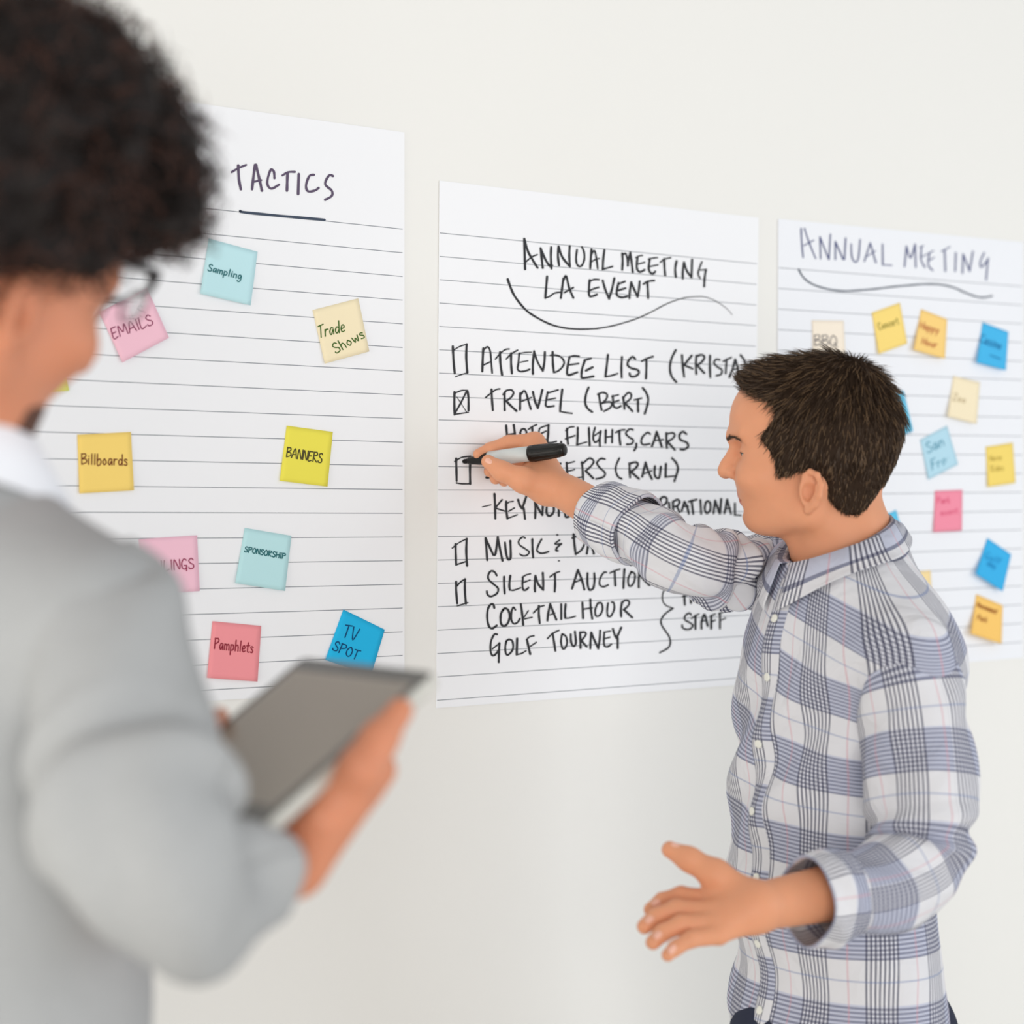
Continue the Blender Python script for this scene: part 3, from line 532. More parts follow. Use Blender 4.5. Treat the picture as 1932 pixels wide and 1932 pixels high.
note([(1644, 985), (1691, 962), (1711, 1038), (1660, 1062)], (102, 203, 241), 'sky blue note mostly hidden behind the shirt collar', (), (70, 70, 70), .002, GR)
note([(1863, 1015), (1908, 1046), (1892, 1116), (1841, 1083)], (66, 182, 238), 'steeply tilted sky blue note near the lower right of the sheet', [hand('Golf', (1862, 1040), (1893, 1055), 12, 1.3), hand('day', (1866, 1057), (1884, 1066), 9, 1.3)], (48, 150, 205), .009, GR)
note([(1842, 1121), (1892, 1142), (1890, 1215), (1832, 1196)], (254, 206, 116), 'orange note with a lifted lower edge, lowest on the sheet', [hand('Amusement', (1845, 1135), (1884, 1150), 9, 1.4), hand('Park', (1846, 1160), (1866, 1166), 9, 1.3)], (160, 95, 50), .012, GR)
note([(1700, 1082), (1756, 1076), (1759, 1152), (1705, 1158)], (252, 226, 168), 'pale orange note half hidden behind the shoulder of the person in plaid', (), (70, 70, 70), .003, GR)

# ------------------------------------------------------------------ people: shared parts
EARF = .0085
def head_field(h, jaw=1.0, lips=True, brow=1.0):
    """head in its own frame: x ahead, y to the left, z up, origin between the ears"""
    Fd = Field((-.17, -.13, -.26), (.16, .13, .22), h)
    cran = dict(c=(.008, 0, .080), r=(.105, .078, .091))
    Fd.ell(cran['c'], cran['r'], .01)
    Fd.ell((-.020, 0, .060), (.074, .073, .082), .02)
    Fd.ell((.055, 0, .105), (.061, .060, .058), .02)              # forehead
    Fd.ell((.046, 0, .028), (.062, .0585, .082), .025)              # face block
    Fd.ell((.028, 0, -.006), (.056, .056, .036), .025)
    for s in (-1, 1):
        Fd.cone((-.004, s * .058, .012), (.012, s * .053, -.026), .014, .013, .025)   # jaw hinge
        Fd.cone((.012, s * .053, -.024), (.076, s * .014, -.031 * jaw), .0155, .0145, .022)
        Fd.ell((.080, s * .040, .022), (.024, .022, .018), .025)   # cheekbone
        Fd.cone((.111, s * .006, .079), (.094, s * .042, .082), .0095 * brow, .0085 * brow, .012)
        Fd.ell((.113, s * .029, .0585), (.0165, .020, .0105), .015, sub=True)
        Fd.cone((.1065, s * .020, .0665), (.0985, s * .043, .0645), .0012, .0010, .005, sub=True)
        Fd.ell((.0885, s * .031, .0575), (.0137, .0150, .0132), .004)                     # lids over the eyeball
        Fd.cone((.1035, s * .0215, .0530), (.0985, s * .0425, .0535), .0021, .0016, .002, sub=True)
    Fd.ell((.0825, 0, -.0265), (.0155, .018, .0155), .014)            # chin
    Fd.ell((.082, 0, .004), (.019, .027, .020), .02)               # mouth bulge
    Fd.chain([(.106, 0, .067), (.1135, 0, .053), (.120, 0, .041), (.1235, 0, .0335)], [.0085, .0082, .0095, .0110], .007)
    for s in (-1, 1):
        Fd.ell((.110, s * .0115, .0295), (.0125, .0075, .0082), .006)
        Fd.ell((.1155, s * .006, .0225), (.0052, .0034, .004), .003, sub=True)
        Fd.cone((.108, s * .0195, .030), (.094, s * .030, .006), .0018, .0018, .007, sub=True)
    Fd.cone((.107, 0, .022), (.100, 0, .011), .0045, .0055, .006)
    Fd.chain([(.0925, -.0205, -.0015), (.0985, -.008, .0020), (.0992, 0, .0010), (.0985, .008, .0020), (.0925, .0205, -.0015)], [.003, .0055, .0054, .0055, .003], .003)
    Fd.chain([(.0915, -.0185, -.0075), (.0972, 0, -.0108), (.0915, .0185, -.0075)], [.003, .0062, .003], .003)
    Fd.chain_sub([(.0985, -.0215, -.0045), (.1048, 0, -.0045), (.0985, .0215, -.0045)], .0022, .002)
    Fd.ell((.1065, 0, -.0185), (.0085, .020, .0050), .007, sub=True)
    # ears
    for s in (-1, 1):
        c = np.array((EARF, s * .0775, .004)); t = math.radians(24) * s
        R = np.array([[math.cos(t), math.sin(t), 0], [-math.sin(t), math.cos(t), 0], [0, 0, 1]]).T
        q = lambda a, b, z: c + np.array([a * math.cos(t), -a * math.sin(t) * 1.0 + b * s, z])
        Fd.ell(q(-.001, -.001, .001), (.0165, .0055, .0245), .004, R=R)
        rim = [q(.011, .002, .010), q(.008, .004, .020), q(0, .005, .0255), q(-.010, .006, .021), q(-.0155, .006, .008), q(-.013, .0055, -.006), q(-.006, .003, -.017), q(.003, .001, -.0235)]
        Fd.ell(q(.001, .0060, -.001), (.0095, .0075, .0125), .003, R=R, sub=True)
        Fd.ell(q(-.002, .0075, .013), (.0075, .0040, .006), .003, R=R, sub=True)
        Fd.chain(rim, [.0030, .0034, .0037, .0038, .0037, .0036, .0044, .0058], .003)
        Fd.chain([q(-.009, .005, .008), q(-.0085, .005, -.003), q(-.002, .004, -.012)], [.0022, .0024, .0026], .003)
        Fd.ell(q(.0105, .0025, -.001), (.0045, .004, .006), .004, R=R)
    return Fd
def poly2d(pts, X, Z):
    """signed distance to a polygon in the side view (negative inside)"""
    d = np.full(X.shape, 1e9); ins = np.zeros(X.shape, bool); n = len(pts)
    for i in range(n):
        (x0, z0), (x1, z1) = pts[i], pts[(i + 1) % n]; ex, ez = x1 - x0, z1 - z0
        t = np.clip(((X - x0) * ex + (Z - z0) * ez) / (ex * ex + ez * ez), 0, 1)
        d = np.minimum(d, (X - x0 - t * ex) ** 2 + (Z - z0 - t * ez) ** 2)
        c = (z0 > Z) != (z1 > Z); ins ^= c & (X < (x1 - x0) * (Z - z0) / (z1 - z0 + 1e-12) + x0)
    d = np.sqrt(d); return np.where(ins, -d, d)
def smax(a, b, k):
    h = np.clip(.5 + .5 * (b - a) / k, 0, 1); return a * (1 - h) + b * h + k * h * (1 - h)
def smin(a, b, k):
    h = np.clip(.5 + .5 * (a - b) / k, 0, 1); return a * (1 - h) + b * h - k * h * (1 - h)
def strands(V, Fc, n, dirf, length, width, lift, seed=1, curl=0.0, jitter=.35):
    """short tapered locks rooted on a surface, each a three-sided spike"""
    rs = np.random.RandomState(seed); N = vnormals(V, Fc); ids = rs.randint(0, len(V), n); out, fc = [], []
    for i in ids:
        p, nn = V[i], N[i]; d = dirf(p, nn) + rs.normal(size=3) * jitter * .5; d = d - nn * (d @ nn); d /= np.linalg.norm(d) + 1e-9
        L = length(p) * rs.uniform(.6, 1.25); lf = lift(p); s = np.cross(d, nn); b = len(out)
        for q, wq in ((0, 1.0), (.35, .9), (.7, .6)):
            c = p + d * L * q * (1 - .25 * lf) + nn * (L * lf * (q ** .8) - .0006) + s * curl * L * math.sin(q * 3 + i)
            w = width * wq; out += [c + s * w, c - s * w, c + nn * w * .9]
        out.append(p + d * L + nn * L * lf * .9 + s * curl * L * .5)
        for r in range(2):
            for k in range(3): fc.append((b + r * 3 + k, b + r * 3 + (k + 1) % 3, b + r * 3 + 3 + (k + 1) % 3, b + r * 3 + 3 + k))
        fc += [(b + 6, b + 7, b + 9), (b + 7, b + 8, b + 9), (b + 8, b + 6, b + 9)]
    return np.array(out), fc
def finger(Fd, pts, rs, k=.004): Fd.chain(pts, rs, k)

# ------------------------------------------------------------------ the man in the plaid shirt
HZ = 2.45
# head frame
hd = -.978 * Rv + .208 * Fv; hl = np.array([-hd[1], hd[0], 0]); HO = P(1547, 935, HZ)
HM = np.stack([hd, hl, Uv])                       # rows: local axes in the room
to_head = lambda p: HO + np.asarray(p) @ HM
in_head = lambda w: (np.asarray(w) - HO) @ HM.T
# torso frame
TO = P(1592, 1040, HZ); tf = np.array([-.985, .174, 0]); tf /= np.linalg.norm(tf); tl_ = np.array([-tf[1], tf[0], 0])
TM = np.stack([tf, tl_, Uv]); to_torso = lambda p: TO + np.asarray(p) @ TM; in_torso = lambda w: (np.asarray(w) - TO) @ TM.T
sh_far = P(1462, 1080, 2.62); sh_near = P(1712, 1252, 2.29)
el_far = P(1292, 1048, 2.46); wr_far = P(1036, 912, 2.655)
el_near = P(1744, 1655, 2.22); wr_near = P(1425, 1712, 2.10)

Fd = head_field(.0021)
nb = in_head(P(1592, 1012, HZ)); nb2 = in_head(TO + np.array([0, 0, -.06])); lhs = in_head(sh_near); rhs = in_head(sh_far)
Fd.cone((-.016, 0, -.002), nb, .0545, .0565, .02); Fd.cone(nb, nb2, .0565, .066, .03)
Fd.cone((.030, 0, -.040), (.014, 0, -.090), .0135, .0185, .018)
Fd.ell((.050, 0, -.030), (.034, .036, .0135), .015)
V1, F1 = Fd.mesh(); headV = to_head(V1)
hm = np.zeros(len(F1), int)
cen = V1[np.array([f[0] for f in F1])]
lipm = (cen[:, 0] > .0945) & (cen[:, 2] < .0058) & (cen[:, 2] > -.0158) & (np.abs(cen[:, 1]) < .0195)
hm[lipm] = 1

# writing hand and forearm (his right)
Hd = Field(np.minimum(P(880, 1010, 2.75), P(1200, 800, 2.35)) - .06, np.maximum(P(880, 1010, 2.75), P(1200, 800, 2.35)) + .06, .0016)
q = lambda *a: P(*a)
Hd.cone(wr_far, P(1140, 968, 2.585), .0235, .0305, .012); Hd.cone(P(1140, 968, 2.585), P(1228, 1008, 2.51), .0305, .0315, .012)
Hd.ell(wr_far, (.026, .023, .024), .012)
mcp = [q(1009, 834, 2.690), q(1014, 846, 2.700), q(1016, 862, 2.705), q(1018, 880, 2.702)]
for m_, r in zip(mcp, (.0150, .0145, .0135, .0125)): Hd.cone(wr_far, m_, .0185, r, .012)
Hd.cone(q(1030, 884, 2.665), q(1003, 848, 2.685), .016, .015, .012)
finger(Hd, [mcp[0], q(960, 836, 2.692), q(925, 848, 2.682), q(903, 857, 2.676)], [.0135, .0112, .0098, .0080])
finger(Hd, [mcp[1], q(950, 856, 2.706), q(930, 874, 2.693), q(924, 889, 2.678)], [.0135, .0110, .0096, .0086])
finger(Hd, [mcp[2], q(958, 873, 2.710), q(938, 893, 2.698), q(935, 903, 2.684)], [.0125, .0105, .0094, .0084])
finger(Hd, [mcp[3], q(972, 890, 2.712), q(952, 902, 2.702), q(951, 908, 2.692)], [.0115, .0096, .0086, .0078])
# thumb: leaves the side of the palm near the wrist and presses the marker from below
finger(Hd, [q(1032, 920, 2.640), q(988, 906, 2.628), q(947, 889, 2.626), q(921, 871, 2.632)], [.0230, .0172, .0128, .0098], .010)
Hd.cone(q(1030, 918, 2.645), q(1015, 870, 2.675), .022, .016, .016)
Hd.ell(q(1006, 900, 2.655), (.022, .020, .022), .014)
Hd.ell(q(960, 872, 2.668), (.012, .012, .010), .008, sub=True)
VA, FA = Hd.mesh()
# left arm and resting hand
La = Field(np.minimum(wr_near, el_near) - .16, np.maximum(wr_near, el_near) + .12, .0024)
e1 = P(1680, 1662, 2.19); La.cone(e1, wr_near, .037, .0265, .012); La.ell(wr_near, (.028, .026, .024), .012)
pm = [P(1345, 1700, 2.115), P(1340, 1722, 2.095), P(1345, 1744, 2.08), P(1356, 1764, 2.07)]
for m_, r in zip(pm, (.0135, .013, .012, .011)): La.cone(wr_near, m_, .021, r, .014)
tips = [[P(1285, 1690, 2.135), P(1250, 1700, 2.13), P(1228, 1716, 2.12)], [P(1276, 1716, 2.10), P(1238, 1730, 2.095), P(1216, 1748, 2.085)], [P(1285, 1744, 2.075), P(1250, 1760, 2.07), P(1232, 1778, 2.06)], [P(1303, 1772, 2.055), P(1275, 1788, 2.05), P(1260, 1802, 2.045)]]
for m_, t, r in zip(pm, tips, (1, 1.05, 1, .86)): finger(La, [m_] + t, [.0125 * r, .0108 * r, .0096 * r, .0084 * r])
finger(La, [P(1404, 1690, 2.11), P(1350, 1650, 2.12), P(1300, 1621, 2.13), P(1264, 1603, 2.135)], [.0205, .0165, .0128, .0098], .010)
VL, FL = La.mesh()
# chest, hips and upper arms inside the clothes
Bd = Field(TO + np.array([-.34, -.36, -.72]), TO + np.array([.34, .36, .08]), .007)
tw = lambda a, b, c: to_torso((a, b, c))
def torso_field(Fl, g):
    """g = extra cloth room"""
    rT = TM.T
    Fl.ell(tw(.012, 0, -.20), (.112 + g, .158 + g, .20 + g), .05, R=rT)
    Fl.ell(tw(.022, 0, -.40), (.116 + g, .150 + g, .20 + g), .06, R=rT)
    Fl.ell(tw(.010, 0, -.60), (.118 + g, .165 + g, .18 + g), .06, R=rT)
    Fl.cone(tw(-.005, 0, -.065), sh_far + np.array([0, 0, .0]), .062 + g, .052 + g, .05)
    Fl.cone(tw(-.004, .02, -.066), sh_near + np.array([0, 0, .0]), .060 + g, .056 + g, .06)
    Fl.cone(tw(-.012, 0, .00), tw(0, 0, -.12), .060 + g, .085 + g, .05)
    Fl.ell(tw(-.034, .08, -.165), (.062 + g, .085 + g, .11 + g), .05, R=rT)
torso_field(Bd, -.012)
Bd.cone(sh_far, el_far, .036, .030, .02); Bd.cone(el_far, P(1228, 1008, 2.51), .030, .029, .02); Bd.cone(sh_near, P(1735, 1585, 2.24), .044, .036, .02); Bd.cone(P(1735, 1585, 2.24), P(1690, 1655, 2.195), .036, .034, .02)
VB, FB = Bd.mesh()
hips = to_torso((0, 0, -.62))
bV, bF = join((headV, F1), (VA, FA), (VL, FL), (VB, FB))
man_base = np.array([hips[0], hips[1], 0.0])
man = link('person', bV, bF, [M['skin'], M['lips']], base=man_base, midx=np.r_[hm, np.zeros(len(FA) + len(FL) + len(FB), int)])
tag(man, 'person in a blue and white plaid shirt writing on the sheet with a marker', 'person')

# nails
def nail(tip, back, nrm, w, L, m, parent):
    d = tip - back; d /= np.linalg.norm(d); nrm = nrm - d * (nrm @ d); nrm /= np.linalg.norm(nrm); s = np.cross(d, nrm); V, Fc = [], []
    for j in range(7):
        for i in range(7):
            u, v = i / 6 * 2 - 1, j / 6; ww = w * (1 - .12 * v) * (1 if 0 < j < 6 else .75)
            V.append(tip - d * L * (1 - v) * 1.0 + s * u * ww + nrm * (.0109 - .0042 * u * u - .0010 * v * v))
    for j in range(6):
        for i in range(6): a = j * 7 + i; Fc.append((a, a + 1, a + 8, a + 7))
    return link('fingernail', V, Fc, m, parent)
nail(q(918, 869, 2.632), q(947, 889, 2.626), -Fv + Uv * .15, .0064, .0125, M['nail'], man)
for t_, r_ in zip(tips, (1, 1.05, 1, .86)): nail(t_[2], t_[1], -Fv * .75 + Uv * .55, .0052 * r_, .0105, M['nail'], man)
nail(P(1262, 1602, 2.134), P(1300, 1621, 2.13), Uv * 1.0 - Fv * .35, .0062, .0125, M['nail'], man)

# hair
X, Z = np.meshgrid(Fd.ax[0], Fd.ax[2], indexing='ij')
def hpx(x, y, l):
    '''pixel on the near side of the head, l metres off its middle -> (ahead, up)'''
    Zl = HZ - .978 * l; f = (((1547 - CX) / FPX * HZ) - .208 * l - (x - CX) / FPX * Zl) / 1.013
    return (f, ((HY - y) * (Zl + .208 * f) - (HY - 935) * HZ) / FPX)
line = [hpx(1403, 735, .02)] + [hpx(x, y, l) for x, y, l in ((1427, 748, .045), (1456, 764, .06), (1462, 785, .065), (1453, 801, .066), (1438, 816, .066), (1437, 830, .066), (1452, 855, .07), (1460, 864, .072), (1462, 888, .072), (1471, 901, .072), (1493, 896, .074), (1506, 890, .076), (1530, 886, .078), (1552, 903, .078), (1558, 925, .076), (1562, 942, .072), (1578, 959, .068), (1599, 973, .06), (1620, 970, .05), (1640, 955, .030), (1656, 930, .01), (1671, 909, 0), (1690, 864, 0), (1703, 822, 0), (1703, 788, 0), (1683, 736, 0), (1650, 698, 0), (1618, 679, 0), (1568, 668, 0), (1506, 673, 0), (1464, 678, 0), (1433, 687, 0), (1413, 695, 0), (1397, 706, 0), (1393, 716, 0))]
pol = poly2d(line, X, Z)[:, None, :]
Hf = Field(Fd.lo, Fd.lo + (np.array(Fd.f.shape) - 1) * Fd.h, Fd.h); Hf.f = np.full(Fd.f.shape, .05, np.float32)
Hf.ell((.002, 0, .086), (.114, .0835, .0985), .01); Hf.ell((-.030, 0, .058), (.086, .080, .092), .03); Hf.ell((.052, 0, .124), (.062, .060, .052), .02); Hf.ell((.070, 0, .150), (.044, .050, .022), .02)
Hf.cone((-.020, 0, -.006), nb, .0605, .0600, .03); Hf.ell((.034, 0, .030), (.062, .0725, .08), .02)
Hf.ell((-.02, 0, .150), (.075, .055, .036), .025)
p3 = Hf.pts((slice(None),) * 3)
Hf.f = smax(Hf.f, pol.astype(np.float32), .004) + (.0011 * vnoise(p3.reshape(-1, 3) * np.array([1, 1, .35]), 190, 3, 2).reshape(Hf.f.shape)).astype(np.float32)
Vh, Fh = Hf.mesh(); hairV = to_head(Vh)
def comb(p, n):
    l = in_head(p[None])[0]; d = l - np.array([-.045, 0, .175]); d[1] *= .6; d[0] *= .75
    d /= np.linalg.norm(d) + 1e-6
    if l[0] > .03: d = d + np.array([.25, 0, .55]) * min(1, (l[0] - .03) / .05) * min(1, max(0, (l[2] - .105) / .04))
    return d @ HM
ln = lambda p: .014 if in_head(p[None])[0][0] > .085 else .022 if in_head(p[None])[0][2] > .10 else (.014 if in_head(p[None])[0][2] > .03 else .009)
lf = lambda p: .14 + .24 * min(1, max(0, (in_head(p[None])[0][2] - .09) / .05))
hair = link('hair', hairV, Fh, M['hair'], man)
for k, (mm, n) in enumerate((('hair', 4600), ('hair_b', 4600), ('hair_c', 2300))):
    link('hair_locks', *strands(hairV, Fh, n, comb, ln, .00055, lf, 11 + k), M[mm], hair)
# eyebrows and lashes
hb_ = BVHTree.FromPolygons(V1.tolist(), F1)
def on_face(p, off=.0004):
    r = hb_.find_nearest(Vector(p)); return np.array(r[0]) + np.array(r[1]) * off, np.array(r[1])
for s in (-1, 1):
    rs = np.random.RandomState(5); vv, ff = [], []
    for p in catmull([(.124, s * .010, .0715), (.119, s * .022, .0745), (.110, s * .034, .0745), (.102, s * .043, .0705)], 26):
        for _ in range(2):
            a, nn = on_face(p + rs.normal(size=3) * np.array([.001, .001, .0012])); d = np.array([-.35, s * .8, .25]) + rs.normal(size=3) * .25; d -= nn * (d @ nn); d /= np.linalg.norm(d)
            b = a + d * .0075 + nn * .0012; sd = np.cross(d, nn) * .0004; b0 = len(vv)
            vv += [a + sd, a - sd, a + nn * .0006, b]; ff += [(b0, b0 + 1, b0 + 3), (b0 + 1, b0 + 2, b0 + 3), (b0 + 2, b0, b0 + 3)]
    link('eyebrow', to_head(vv), ff, M['hair_b'], man)
    lash = [on_face(p, .0003)[0] for p in ((.104, s * .0205, .0550), (.1035, s * .028, .0552), (.1015, s * .036, .0552), (.098, s * .0435, .0545))]
    link('eyelashes', *tube([to_head(p) for p in lash], .0007, 6, 4), M['hair'], man)
    ev = Field((.07, s * .031 - .02, .035), (.112, s * .031 + .02, .08), .0011); ev.ell((.0885, s * .031, .0575), (.0130, .0140, .0125), .002)
    v, f = ev.mesh(); cc = v[np.array([x[0] for x in f])]; mi = (np.linalg.norm(cc - np.array([.1015, s * .031, .0540]), axis=1) < .0078).astype(int)
    link('eye', to_head(v), f, [M['eye'], M['iris']], man, midx=mi)

# shirt body
Sf = Field(TO + np.array([-.36, -.38, -.78]), TO + np.array([.36, .38, .10]), .0052)
torso_field(Sf, .004)
ps = Sf.pts((slice(None),) * 3); loc = ps.reshape(-1, 3) - TO; loc = loc @ TM.T; loc = loc.reshape(ps.shape)
hem = -loc[..., 2] - .705 - .012 * np.cos(loc[..., 1] * 9)
Sf.f = smax(Sf.f, hem.astype(np.float32), .01)
# neck opening
na = P(1592, 1012, HZ)
Sf.cone(na + np.array([0, 0, .10]) - tf * .02, na - np.array([0, 0, .012]) + tf * .014, .085, .066, .006, sub=True)
Vs, Fs = Sf.mesh(); ls = in_torso(Vs); Ns = vnormals(Vs, Fs)
# drape: diagonal pulls from the chest to the armpits, slack folds at the waist
a_, b_, c_ = ls.T
w_low = np.clip((-.26 - c_) / .2, 0, 1); w_ch = np.exp(-((c_ + .26) / .12) ** 2)
fold = .0085 * w_low * np.sin(38 * (c_ + .55 * b_) + 2.0 * np.sin(9 * b_ + 3)) * (.6 + .4 * np.sin(14 * a_)) \
     + .0070 * w_ch * np.sin(52 * (c_ - .9 * b_ * np.sign(a_ + .02)) + 1.2) + .0036 * vnoise(ls, 24, 4, 3)
fold *= np.clip((.0 - c_) / .10, .15, 1)
Vs = Vs + Ns * fold[:, None]
th_ = np.arctan2(b_, a_ + .01)
tilt = .42 * np.clip((c_ + .42) / .30, 0, 1)
uvs = np.stack([th_ * .150 + .04 * np.clip(c_ + .2, 0, 1), c_ + b_ * tilt * 1.1 + .25 * np.clip(c_ + .12, 0, .2)], 1)
shirt = link('shirt', Vs, Fs, M['plaid_body'], man, uv=uvs)
bvh = BVHTree.FromPolygons(Vs.tolist(), Fs)
def on_shirt(b, c, off=.002, a0=.4):
    o = to_torso((a0, b, c)); r = bvh.ray_cast(Vector(o), Vector(-tf))
    hit = np.array(r[0]) if r[0] is not None else to_torso((.1, b, c)); n = np.array(r[1]) if r[1] is not None else tf
    return hit + tf * off, n
# placket with buttons
PB = .012
V, Fc, UVs = [], [], []; cs = np.linspace(-.035, -.698, 90)
for c in cs:
    for i in range(5):
        b = PB + (i / 4 - .5) * .034; p, n = on_shirt(b, c, .0030 if 0 < i < 4 else .0002); V.append(p); UVs.append((b * 1.0 + .02, c + .03))
for j in range(len(cs) - 1):
    for i in range(4): k = j * 5 + i; Fc.append((k, k + 1, k + 6, k + 5))
link('placket', V, Fc, M['plaid_collar'], shirt, uv=UVs)
def disc(c, n, r, t):
    n = n / np.linalg.norm(n); return lathe(c - n * t, c + n * t, [(0, r * .9), (.4, r), (.9, r), (1, r * .75)], 20)
for c in (-.085, -.160, -.245, -.330, -.415, -.500, -.585):
    p, n = on_shirt(PB, c, .0042); link('button', *disc(p, n, .0055, .0013), M['button'], shirt)

# collar: stand and fold-over leaf around the neck
CN = P(1592, 1014, HZ)
def ring(an, r_a, r_b, dz, tilt_=.47):
    a = math.cos(an) * r_a * (1 if math.cos(an) > 0 else .72); b = math.sin(an) * r_b
    return CN + tf * a + tl_ * b + Uv * (dz - tilt_ * a)
V, Fc, UVs = [], [], []; n = 90; a0, a1 = math.radians(9), math.radians(351)
prof = [(-.008, -.042), (-.002, -.018), (.0, .0), (.002, .006), (.0060, .007), (.0100, .002), (.018, -.016), (.0265, -.034), (.0285, -.036)]
for i in range(n + 1):
    an = a0 + (a1 - a0) * i / n; fr = max(0, math.cos(an)) ** 6
    for (o, z) in prof:
        leaf = 1 + (.42 * fr if z < -.01 and o > .012 else 0)
        V.append(ring(an, .0735 + o * (1 + .15 * fr), .0665 + o, z * leaf - .002)); UVs.append((an * .075, z * 1.0 + .012 + (o if o > .01 else 0)))
m1 = len(prof)
for k in range(len(V)):
    if k % m1 < 5: continue
    for _ in range(30):
        ix = np.round((V[k] - Sf.lo) / Sf.h).astype(int)
        if (ix < 0).any() or (ix >= np.array(Sf.f.shape)).any() or Sf.f[tuple(ix)] > .0065: break
        d = V[k] - CN; d -= Uv * d[2]; d /= np.linalg.norm(d); V[k] = V[k] + d * .0012 + Uv * .0010
for _ in range(8):                                   # ease the leaf into one smooth curve
    Q = np.array(V).reshape(-1, m1, 3); Q[1:-1, 5:] = (Q[:-2, 5:] + 2 * Q[1:-1, 5:] + Q[2:, 5:]) / 4; V = list(Q.reshape(-1, 3))
for i in range(n):
    for j in range(m1 - 1): k = i * m1 + j; Fc.append((k, k + m1, k + m1 + 1, k + 1))
collar = link('collar', V, Fc, M['plaid_collar'], shirt, uv=UVs)
sol = collar.modifiers.new('thickness', 'SOLIDIFY'); sol.thickness = .0012; sol.offset = 0
# inside of the collar stand, its shadow put into the dark colour
V, Fc = [], []
for i in range(n + 1):
    an = a0 + (a1 - a0) * i / n
    for (o, z) in ((-.0095, -.040), (-.0040, -.018), (-.0022, .0), (-.0010, .0042)): V.append(ring(an, .0735 + o, .0665 + o, z - .002))
for i in range(n):
    for j in range(3): k = i * 4 + j; Fc.append((k, k + 1, k + 5, k + 4))
link('collar_inner_shade', V, Fc, M['collar_shade'], collar)
for s in (1,):
    p = ring(math.radians(22), .0735 + .027, .0665 + .0275, -.046)
    link('button', *disc(p + tf * .004, tf + tl_ * .5, .0045, .0012), M['button'], collar)

# sleeves
def fold_far(s, an):
    e = math.exp(-((s - .44) / .11) ** 2); e2 = math.exp(-((s - .12) / .12) ** 2)
    return .0110 * e * np.sin(2 * an + s * 46) * (.5 + .5 * np.cos(an + 2.0)) + .0070 * e * np.sin(an * 3 - s * 60 + 1) + .0055 * e2 * np.sin(an * 2 + s * 50) \
        + .0030 * np.sin(3 * an + 17 * s + 2 * np.sin(9 * s)) + .0016 * np.sin(5 * an - 31 * s)
v, f, u = loft([sh_far + (sh_far - el_far) * .22 + Uv * .004, sh_far, (sh_far + el_far) / 2 - Uv * .006, el_far - Uv * .006, P(1225, 1015, 2.51), P(1165, 986, 2.555)],
               [.051, .051, .0495, .0475, .0445, .0440], 84, 130, up=(0, 0, 1), fold=fold_far)
sl = link('sleeve', v, f, M['plaid_far'], shirt, uv=u); sl['label'] = 'sleeve of the raised writing arm, rolled below the elbow'
def fold_cuff(s, an): return .0025 * np.sin(2 * an + 3) + .0018 * np.sin(4 * an + 8 * s) + .003 * math.sin(s * math.pi)
v, f, u = loft([P(1128, 966, 2.585), P(1165, 983, 2.555), P(1208, 1001, 2.52)], [.0440, .0475, .0490], 72, 24, fold=fold_cuff)
cf = link('cuff', v, f, M['plaid_far'], sl, uv=u + np.array([.03, .055])); cf.modifiers.new('t', 'SOLIDIFY').thickness = .004
def fold_near(s, an):
    e = math.exp(-((s - .60) / .06) ** 2)
    return .0075 * e * np.sin(an * 2 + s * 60) + .0030 * np.sin(2 * an + 14 * s) * (.4 + s) + .0016 * np.sin(5 * an + 23 * s) + .0035 * math.exp(-((s - .15) / .15) ** 2) * np.sin(an * 3 + 30 * s)
mid_el = P(1735, 1600, 2.235)
v, f, u = loft([sh_near - tl_ * .055 + Uv * .010, sh_near - tl_ * .006 - Uv * .012, P(1728, 1390, 2.275), P(1738, 1540, 2.245), P(1725, 1632, 2.225), P(1660, 1676, 2.18), P(1575, 1694, 2.15)],
               [(.040, .040), (.0610, .0600), (.0690, .0660), (.0680, .0640), (.0600, .0580), (.0540, .0520), (.0500, .0480)], 90, 150, up=tuple(-tf), fold=fold_near)
sl2 = link('sleeve', v, f, M['plaid_sleeve'], shirt, uv=u * np.array([1, -1.0]) + np.array([.02, .045])); sl2['label'] = 'sleeve of the lowered left arm nearest the camera'
v, f, u = loft([P(1590, 1691, 2.155), P(1555, 1697, 2.143), P(1520, 1702, 2.13)], [.0535, .0545, .0525], 72, 20, fold=fold_cuff)
cf = link('cuff', v, f, M['plaid_sleeve'], sl2, uv=u); cf.modifiers.new('t', 'SOLIDIFY').thickness = .004

def legs(root, hip, fw, lf_, m, sh, spread=.10):
    tr = []
    g = Field(hip + np.array([-.34, -.34, -hip[2] + .02]), hip + np.array([.34, .34, .12]), .011)
    g.ell(hip - Uv * .02, (.15, .15, .12), .05)
    for s in (-1, 1):
        kn = hip + lf_ * s * spread + fw * .02; kn = np.array([kn[0], kn[1], .50]); an = hip + lf_ * s * (spread + .01) - fw * .02; an = np.array([an[0], an[1], .07])
        g.cone(hip + lf_ * s * .085 - Uv * .06, kn, .092, .068, .03); g.cone(kn, an, .068, .056, .03)
        tr.append(an)
    v, f = g.mesh(); link('trousers', v, f, m, root)
    for an in tr:
        g = Field(an + np.array([-.32, -.32, -.08]), an + np.array([.32, .32, .06]), .008)
        b = np.array([an[0], an[1], .042]); g.cone(b - fw * .04, b + fw * .15, .040, .036, .02); g.ell(b + fw * .05 - Uv * .028, (.14, .05, .012), .02, R=np.stack([fw, lf_, Uv]).T)
        g.f = np.maximum(g.f, -(g.pts((slice(None),) * 3)[..., 2] - .001)).astype(np.float32)
        v, f = g.mesh(); link('shoe', v, f, sh, root)
legs(man, hips + np.array([0, 0, .0]), tf, tl_, M['jeans'], M['shoe'])

